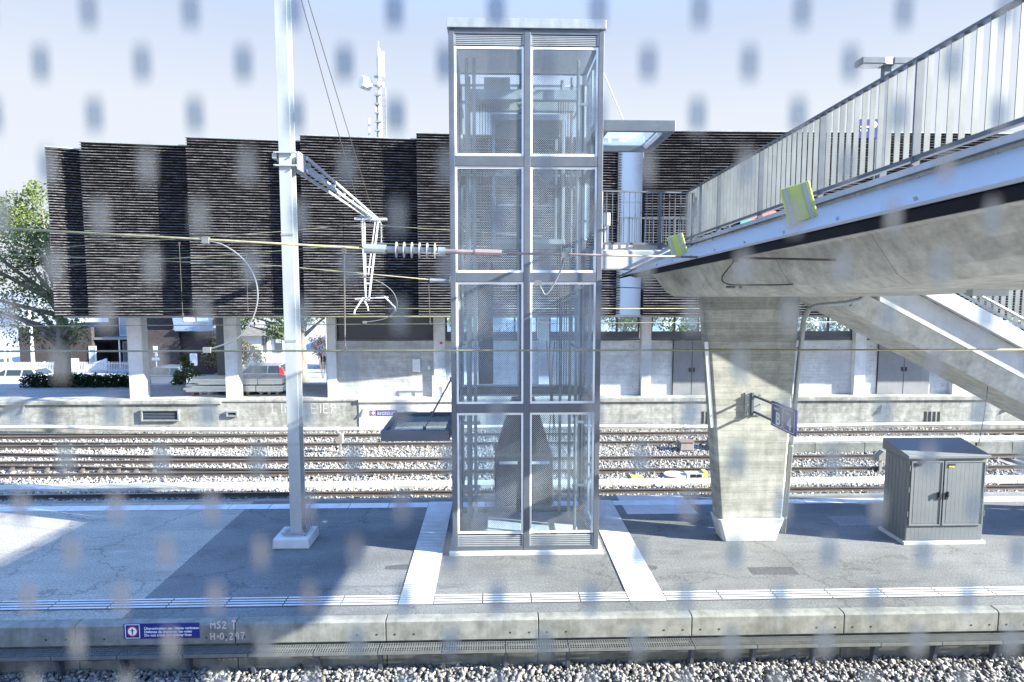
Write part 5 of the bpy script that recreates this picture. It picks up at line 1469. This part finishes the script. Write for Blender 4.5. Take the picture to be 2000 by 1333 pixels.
m = MB(); xr0, xr1 = at(602, 0, 50).x, at(642, 0, 50).x
k = xr0
while k < xr1: m.box(k, k+.03, 50.78, 50.82, -1.45, -.55); k += .13
m.box(xr0, xr1, 50.77, 50.83, -.55, -.49); m.build('bars', steel_grey, fd)

# ================================================================== CARS
def car(name, label, loc, rz, L, W, Hh, paint, kind):
    t = thing(name, loc, label, 'car'); t.rotation_euler = (0, 0, rz)
    def sec(poly, hw): return [(x, -hw, z) for x, z in poly]
    h = Hh
    low = [(-L/2+.05, .32), (-L/2, .55), (-L/2+.04, h*.55), (-L/2+.18, h*.62), (L*.20, h*.60), (L*.40, h*.52), (L/2-.06, h*.42), (L/2, .42), (L/2-.05, .26), (-L/2+.2, .24)]
    m = MB(); q = [(x, z) for x, z in low]
    r0 = [(x, -W/2+.10, z) for x, z in q]; r1 = [(x, -W/2, z*.98+.005) for x, z in q]; r2 = [(x, W/2, z*.98+.005) for x, z in q]; r3 = [(x, W/2-.10, z) for x, z in q]
    body = loft([[(x*.985, -W/2+.06, z) for x, z in q], [(x, -W/2+.0, .30+(z-.30)*.96) for x, z in q], [(x, W/2, .30+(z-.30)*.96) for x, z in q], [(x*.985, W/2-.06, z) for x, z in q]])
    if kind == 'suv': cab = [(-L/2+.12, h*.58), (-L/2+.42, h*.97), (-L*.05, h), (L*.10, h*.95), (L*.27, h*.58)]
    elif kind == 'wagon': cab = [(-L/2+.15, h*.58), (-L/2+.65, h*.96), (-L*.05, h), (L*.06, h*.96), (L*.25, h*.58)]
    else: cab = [(-L/2+.25, h*.58), (-L/2+.8, h*.95), (-L*.02, h), (L*.08, h*.95), (L*.26, h*.58)]
    cb_ = MB(); n_ = len(cab)
    lo = [[(x, s_*(W/2-.05-(.20 if z > h*.7 else 0)), z) for x, z in cab] for s_ in (-1, 1)]
    cb_.v = lo[0]+lo[1]; cb_.f = [tuple(range(n_)), tuple(reversed(range(n_, 2*n_)))]+[((i+1) % n_, i, n_+i, n_+(i+1) % n_) for i in range(n_)]
    body.add(cb_.v, cb_.f)
    b = MB(); b.v = body.v; b.f = body.f
    me = b.build('body', paint, None); me.parent = t; me.location = (0, 0, 0); ORG[me.name] = Vector((0, 0, 0))
    bv = me.modifiers.new('edge', 'BEVEL'); bv.width = .05; bv.segments = 2; bv.limit_method = 'ANGLE'; bv.angle_limit = R(28)
    gm = MATS.get('car_glass') or plain('car_glass', (.03, .045, .055), .05, 0, .1)
    MATS['car_glass'] = gm
    # side glass, split by the pillar, set 4 mm proud
    def side(x0, x1, s_):
        zl, zh = h*.63, h*.92
        def yy(z): return s_*(W/2-.05-.20*min(1, max(0, (z-h*.58)/(h*.38)))+.012)
        def lim(x, z):
            fr = cab[-2]; to = cab[-1]; f_ = (z-to[1])/(fr[1]-to[1]); xf = to[0]+(fr[0]-to[0])*f_-.08
            re = cab[0]; ru = cab[1]; f2 = (z-re[1])/(ru[1]-re[1]); xr = re[0]+(ru[0]-re[0])*f2+.10
            return max(xr, min(xf, x))
        return [(lim(x0, zl), yy(zl), zl), (lim(x1, zl), yy(zl), zl), (lim(x1, zh), yy(zh), zh), (lim(x0, zh), yy(zh), zh)]
    for s_ in (-1, 1):
        for a, b_ in ((-L/2, -L*.22), (-L*.20, .02*L), (.04*L, L*.4)):
            g_ = MB().extr(side(a, b_, s_), (0, s_*.006, 0)).build('side_window', gm, None); g_.parent = t
    for (i, j, nm) in ((len(cab)-1, len(cab)-2, 'windscreen'), (0, 1, 'rear_window')):
        a, b_ = Vector((cab[i][0], 0, cab[i][1])), Vector((cab[j][0], 0, cab[j][1]))
        p, q2 = a.lerp(b_, .12), a.lerp(b_, .9); nrm = Vector((1 if i else -1, 0, .45)).normalized()*.014
        w0, w1 = W/2-.14, W/2-.30
        g_ = MB().extr([p+Vector((0, -w0, 0))+nrm, p+Vector((0, w0, 0))+nrm, q2+Vector((0, w1, 0))+nrm, q2+Vector((0, -w1, 0))+nrm], nrm*.4).build(nm, gm, None); g_.parent = t
    rad = .33 if kind != 'suv' else .37
    for x in (-L*.30, L*.31):
        for s_ in (-1, 1):
            c = (x, s_*(W/2-.10), rad)
            w_ = MB().disc(c, (0, 1, 0), rad, .24, 22).build('wheel', black_pl, None); w_.parent = t
            r_ = MB().disc((x, s_*(W/2+.022), rad), (0, 1, 0), rad*.64, .02, 16).build('rim', galv, None); r_.parent = w_
    lt_ = MATS.get('tail_red') or plain('tail_red', (.5, .02, .02), .2); MATS['tail_red'] = lt_
    for s_ in (-1, 1):
        z0, z1 = (h*.56, h*.86) if kind == 'suv' else (h*.48, h*.60)
        ofs = .30 if kind == 'suv' else .04
        o = MB().hexa([(-L/2+.02, s_*(W/2-.2), z0), (-L/2+.34, s_*(W/2-.2), z0), (-L/2+.34, s_*(W/2+.006), z0), (-L/2+.02, s_*(W/2-.02), z0)], [(-L/2+ofs-.04, s_*(W/2-.30), z1), (-L/2+ofs+.14, s_*(W/2-.30), z1), (-L/2+ofs+.14, s_*(W/2-.16), z1), (-L/2+ofs-.04, s_*(W/2-.18), z1)]).build('tail_light', lt_, None); o.parent = t
        o = MB().hexa([(L/2-.35, s_*(W/2-.4), h*.36), (L/2-.02, s_*(W/2-.4), h*.36), (L/2-.06, s_*(W/2-.015), h*.36), (L/2-.40, s_*(W/2+.004), h*.36)], [(L/2-.38, s_*(W/2-.4), h*.445), (L/2-.06, s_*(W/2-.4), h*.43), (L/2-.12, s_*(W/2-.03), h*.43), (L/2-.5, s_*(W/2+.002), h*.455)]).build('headlight', white_let, None); o.parent = t
    o = box(-L/2-.012, -L/2+.01, -.26, .26, .52, .63).build('number_plate', white_let, None); o.parent = t
    return t
grey_p = plain('grey_car_paint', (.30, .30, .33), .25, .5, .04); white_p = plain('white_car_paint', (.70, .72, .75), .25, 0, .03); dark_p = plain('dark_car_paint', (.16, .19, .24), .22, .4, .04)
c = at(507, 735, 46); car('parked_car', 'grey suv with red tail lights parked behind the timber stack', (c.x, 46, -1.69), R(180), 4.3, 1.85, 1.70, grey_p, 'suv')
c = at(32, 740, 46); car('parked_car', 'white estate car parked at the left edge behind the hedge', (c.x, 46, -1.69), R(180), 4.7, 1.8, 1.46, white_p, 'wagon')
c = at(318, 740, 45.5); car('parked_car', 'dark blue car half hidden by hedge and shrub', (c.x, 45.5, -1.69), R(180), 4.3, 1.8, 1.62, dark_p, 'wagon')
# poles and street signs
def pole(px, Y, ztop, r, label, z0=-1.9, name='flag_pole', cat='pole'):
    x = at(px, 700, Y).x
    m = MB(); m.tube([(x, Y, z0), (x, Y, ztop)], r, 10, rs=[r, r*.75]); m.disc((x, Y, z0+.05), (0, 0, 1), r*2.2, .1, 12); m.disc((x, Y, ztop), (0, 0, 1), r, .08, 10)
    tag(m.build(name, alu_white, None, origin=(x, Y, z0)), label, cat)
pole(10, 47, 1.9, .10, 'leftmost of two white poles near the white estate car')
pole(20, 47, 1.9, .10, 'second of two white poles near the white estate car')
pole(64, 47, 4.0, .13, 'tall white pole in front of the timber house')
x = at(305, 700, 46.5).x
st = thing('street_sign', (x, 46.5, -1.9), 'white street sign post with plates beside the concrete column', 'sign')
MB().tube([(x, 46.5, -1.9), (x, 46.5, at(305, 677, 46.5).z)], .04, 8).build('post', alu_white, st)
m = MB(); m.box(x-.16, x+.16, 46.43, 46.46, at(0, 690, 46.5).z, at(0, 677, 46.5).z); m.box(x-.28, x+.26, 46.42, 46.45, at(0, 705, 46.5).z, at(0, 700, 46.5).z); m.box(x-.06, x+.16, 46.43, 46.46, at(0, 697, 46.5).z, at(0, 692, 46.5).z); m.build('sign_plate', alu_white, st)
x = at(378, 700, 49).x
tag(box(x-.28, x+.28, 48.9, 49.1, at(0, 716, 49).z, at(0, 692, 49).z).build('notice_board', white_wall, None, bevel=.08, origin=(x, 49, -1)), 'pale rounded notice board behind the shrub', 'sign')
tag(MB().tube([(at(638, 700, 40).x, 40, -.8), (at(638, 700, 40).x, 40, 4.2)], .05, 8).build('lamp_pole', alu_white, None, origin=(at(638, 700, 40).x, 40, -.8)), 'thin white pole beside the boarded concrete column', 'pole')

# ================================================================== ROOF ANTENNA
AYY = 33.0
def ap(px, py): return at(px, py, AYY)
an = thing('antenna_mast', (ap(740, 262).x, AYY, 11.4), 'white mobile phone antenna mast with dish on the slatted roof', 'antenna')
m = MB(); xm_ = ap(741, 200).x; m.tube([(xm_, AYY, 11.4), (xm_, AYY, ap(0, 87).z)], .10, 10, rs=[.13, .08]); m.tube([(xm_, AYY, ap(0, 87).z), (xm_, AYY, ap(0, 72).z)], .015, 6)
m.tube([(ap(716, 0).x, AYY, 11.4), (ap(716, 0).x, AYY, ap(0, 226).z)], .05, 8)
m.build('pole', alu_white, an)
def pa(px0, px1, py0, py1, y): 
    return box(ap(px0, 0).x, ap(px1, 0).x, y-.09, y+.09, ap(0, py1).z, ap(0, py0).z).build('panel_antenna', white_let, an, bevel=.03)
pa(742, 750, 97, 147, AYY-.25); pa(732, 738, 99, 146, AYY+.15); pa(736, 741, 156, 166, AYY-.2); pa(744, 748, 156, 166, AYY-.2); pa(730, 732, 198, 216, AYY)
dc = ap(713, 163)
MB().tube([dc+Vector((-.18, -.15, .03)), dc+Vector((0, 0, 0)), dc+Vector((.22, .15, -.02)), dc+Vector((.32, .2, -.03))], .3, 20, rs=[.30, .33, .33, .18]).build('dish', white_let, an, smooth=False)
m = MB()
m.tube([dc+Vector((.25, .1, 0)), (xm_, AYY, dc.z-.2)], .03, 6)
for z_ in np.arange(11.9, 16.6, .45): m.cbox((xm_-.06+random.uniform(-.05, .05), AYY-.1, z_), (.24+random.uniform(0, .15), .12, .10)); 
for z_ in np.arange(11.6, 15.6, .28): m.tube([(xm_+.12, AYY, z_), (xm_+.33, AYY, z_)], .012, 5)
m.tube([(xm_+.33, AYY, 11.4), (xm_+.33, AYY, 15.9)], .02, 6)
m.tube([(xm_-.12, AYY, 11.4), (xm_-.14, AYY, 15.5)], .035, 6)
m.build('ladder_bracket', galv, an)

# ================================================================== BRIDGE LAMP
bl = thing('street_lamp', (7.55, 12.0, 6.55), 'grey double arm lamp standing on the footbridge', 'lamp')
xl = 7.55; zl = at(1720, 124, 12.0).z
m = MB(); m.box(xl-.07, xl+.07, 11.94, 12.06, 6.58, zl-.06); m.box(xl-.14, xl+.14, 11.88, 12.12, 6.56, 6.60); m.build('pole', steel_grey, bl, bevel=.006)
for a, b in ((xl-.55, xl-.10), (xl+.06, xl+.55)):
    o = box(a, b, 11.86, 12.14, zl-.05, zl+.07).build('lamp_head', steel_grey, bl, bevel=.012)
    box(a+.03, b-.03, 11.89, 12.11, zl-.065, zl-.051).build('diffuser', alu_white, o)
box(xl-.09, xl+.05, 11.87, 12.13, zl-.055, zl+.075).build('lamp_joint', galv, bl)
sp = thing('hanging_board', (7.3, 12.3, 8.4), 'blue and white information board behind the bridge railing', 'sign')
c = at(1697, 252, 12.3)
box(c.x-.22, c.x+.18, 12.29, 12.33, c.z-.18, c.z+.18).build('board', blue_sign, sp)
m = MB(); m.disc((c.x+.10, 12.287, c.z+.08), (0, 1, 0), .06, .004, 16); m.box(c.x-.18, c.x+.0, 12.284, 12.289, c.z+.02, c.z+.05); m.box(c.x-.18, c.x-.04, 12.284, 12.289, c.z-.05, c.z-.02)
m.build('board_symbol', white_let, sp)
MB().tube([(c.x+.17, 12.34, 6.55), (c.x+.17, 12.34, c.z+.2)], .02, 6).build('board_post', steel_grey, sp)
av = thing('facade_banner', (at(1480, 430, 25.3).x, 25.3, 8.3), 'small red and green banner on the slats seen under the bridge railing', 'banner')
a_, b_ = at(1446, 447, 25.3), at(1516, 412, 25.3)
box(a_.x, b_.x, 25.30, 25.33, a_.z, (a_.z+b_.z)/2).build('banner_green', plain('advert_green', (.10, .42, .30), .5), av)
box(a_.x, b_.x, 25.30, 25.33, (a_.z+b_.z)/2+.002, b_.z).build('banner_red', plain('advert_red', (.60, .22, .16), .5), av)

# ================================================================== PRINTED WINDOW PANE (enamel pattern) IN FRONT OF THE VIEWER
DP, PX, PZ = .300, .0478, .0239
m = MB(); vx = Vector((math.cos(YAW), -math.sin(YAW), 0)); vy = Vector((math.sin(YAW), math.cos(YAW), 0))
for r in range(-34, 32):
    for k in range(-26, 26):
        u = .0165+k*PX+(0 if r % 2 == 0 else PX/2); z = .1065-.0001+r*PZ
        if abs(u) > 1.15 or not -.72 < z < .72: continue
        c = vy*DP+vx*u+Vector((0, 0, H+z)); hw, hh = .0044, .0078
        pts = []
        for (cx_, cz_, a0) in ((hw-.002, hh-.002, 0), (-hw+.002, hh-.002, 90), (-hw+.002, -hh+.002, 180), (hw-.002, -hh+.002, 270)):
            for j in range(4): a = R(a0+30*j); pts.append(c+vx*(cx_+.002*math.cos(a))+Vector((0, 0, cz_+.002*math.sin(a))))
        m.extr(pts, vy*.0003)
wp = m.build('window_pane', enamel('grey_enamel'), None, origin=vy*DP+Vector((0, 0, H)), fix=False)
tag(wp, 'nearby window pane printed with staggered blurred grey rectangles', 'window pane')

# ================================================================== LIGHT
EL, AZ = R(24.5), math.atan2(.963, -.269)
sd = bpy.data.lights.new('sun', 'SUN'); sd.energy = 5.0; sd.angle = R(.53); sd.color = (1, .955, .84)
so = bpy.data.objects.new('sun', sd); col.objects.link(so)
tosun = Vector((math.sin(AZ)*math.cos(EL), math.cos(AZ)*math.cos(EL), math.sin(EL)))
so.rotation_euler = tosun.to_track_quat('Z', 'Y').to_euler(); so.location = tosun*60
w = bpy.data.worlds.new('World'); scene.world = w; w.use_nodes = True
nt = w.node_tree; nt.nodes.clear()
sk = nt.nodes.new('ShaderNodeTexSky'); sk.sky_type = 'NISHITA'; sk.sun_disc = False; sk.sun_elevation = EL; sk.sun_rotation = AZ
sk.air_density = 1.0; sk.dust_density = .6; sk.ozone_density = 4.0; sk.altitude = 400
SK = .13
tc = nt.nodes.new('ShaderNodeTexCoord'); sx = nt.nodes.new('ShaderNodeSeparateXYZ'); nt.links.new(tc.outputs['Generated'], sx.inputs[0])
rp = nt.nodes.new('ShaderNodeValToRGB')          # pale bright haze of the lower sky
e = rp.color_ramp.elements
for i, (p, c) in enumerate(((0, (.193, .203, .219)), (.25, (.181, .194, .215)), (.42, (.124, .152, .207)))):
    x_ = e[i] if i < 2 else e.new(p)
    x_.position = p; x_.color = (*[v/SK for v in c], 1)
nt.links.new(sx.outputs[2], rp.inputs[0])
mr = nt.nodes.new('ShaderNodeMapRange'); mr.interpolation_type = 'SMOOTHSTEP'; mr.inputs[1].default_value = .36; mr.inputs[2].default_value = .66
nt.links.new(sx.outputs[2], mr.inputs[0])
mx = nt.nodes.new('ShaderNodeMix'); mx.data_type = 'RGBA'; nt.links.new(mr.outputs[0], mx.inputs[0]); nt.links.new(rp.outputs[0], mx.inputs[6]); tn = nt.nodes.new('ShaderNodeMix'); tn.data_type = 'RGBA'; tn.blend_type = 'MULTIPLY'; tn.inputs[0].default_value = 1; nt.links.new(sk.outputs[0], tn.inputs[6]); tn.inputs[7].default_value = (1.6, 1.75, 1.95, 1)
nt.links.new(tn.outputs[2], mx.inputs[7])
bg = nt.nodes.new('ShaderNodeBackground'); bg.inputs['Strength'].default_value = SK
ow = nt.nodes.new('ShaderNodeOutputWorld'); nt.links.new(mx.outputs[2], bg.inputs[0]); nt.links.new(bg.outputs[0], ow.inputs[0])
vs = scene.view_settings; scene.display_settings.display_device = 'sRGB'; vs.view_transform = 'Standard'; vs.look = 'None'; vs.gamma = 1; vs.exposure = 2.2
cy = scene.cycles
cy.max_bounces = 8; cy.transparent_max_bounces = 24; cy.diffuse_bounces = 4; cy.glossy_bounces = 3; cy.transmission_bounces = 6
cy.caustics_reflective = False; cy.caustics_refractive = False
cy.use_denoising = True
cy.sample_clamp_indirect = 6
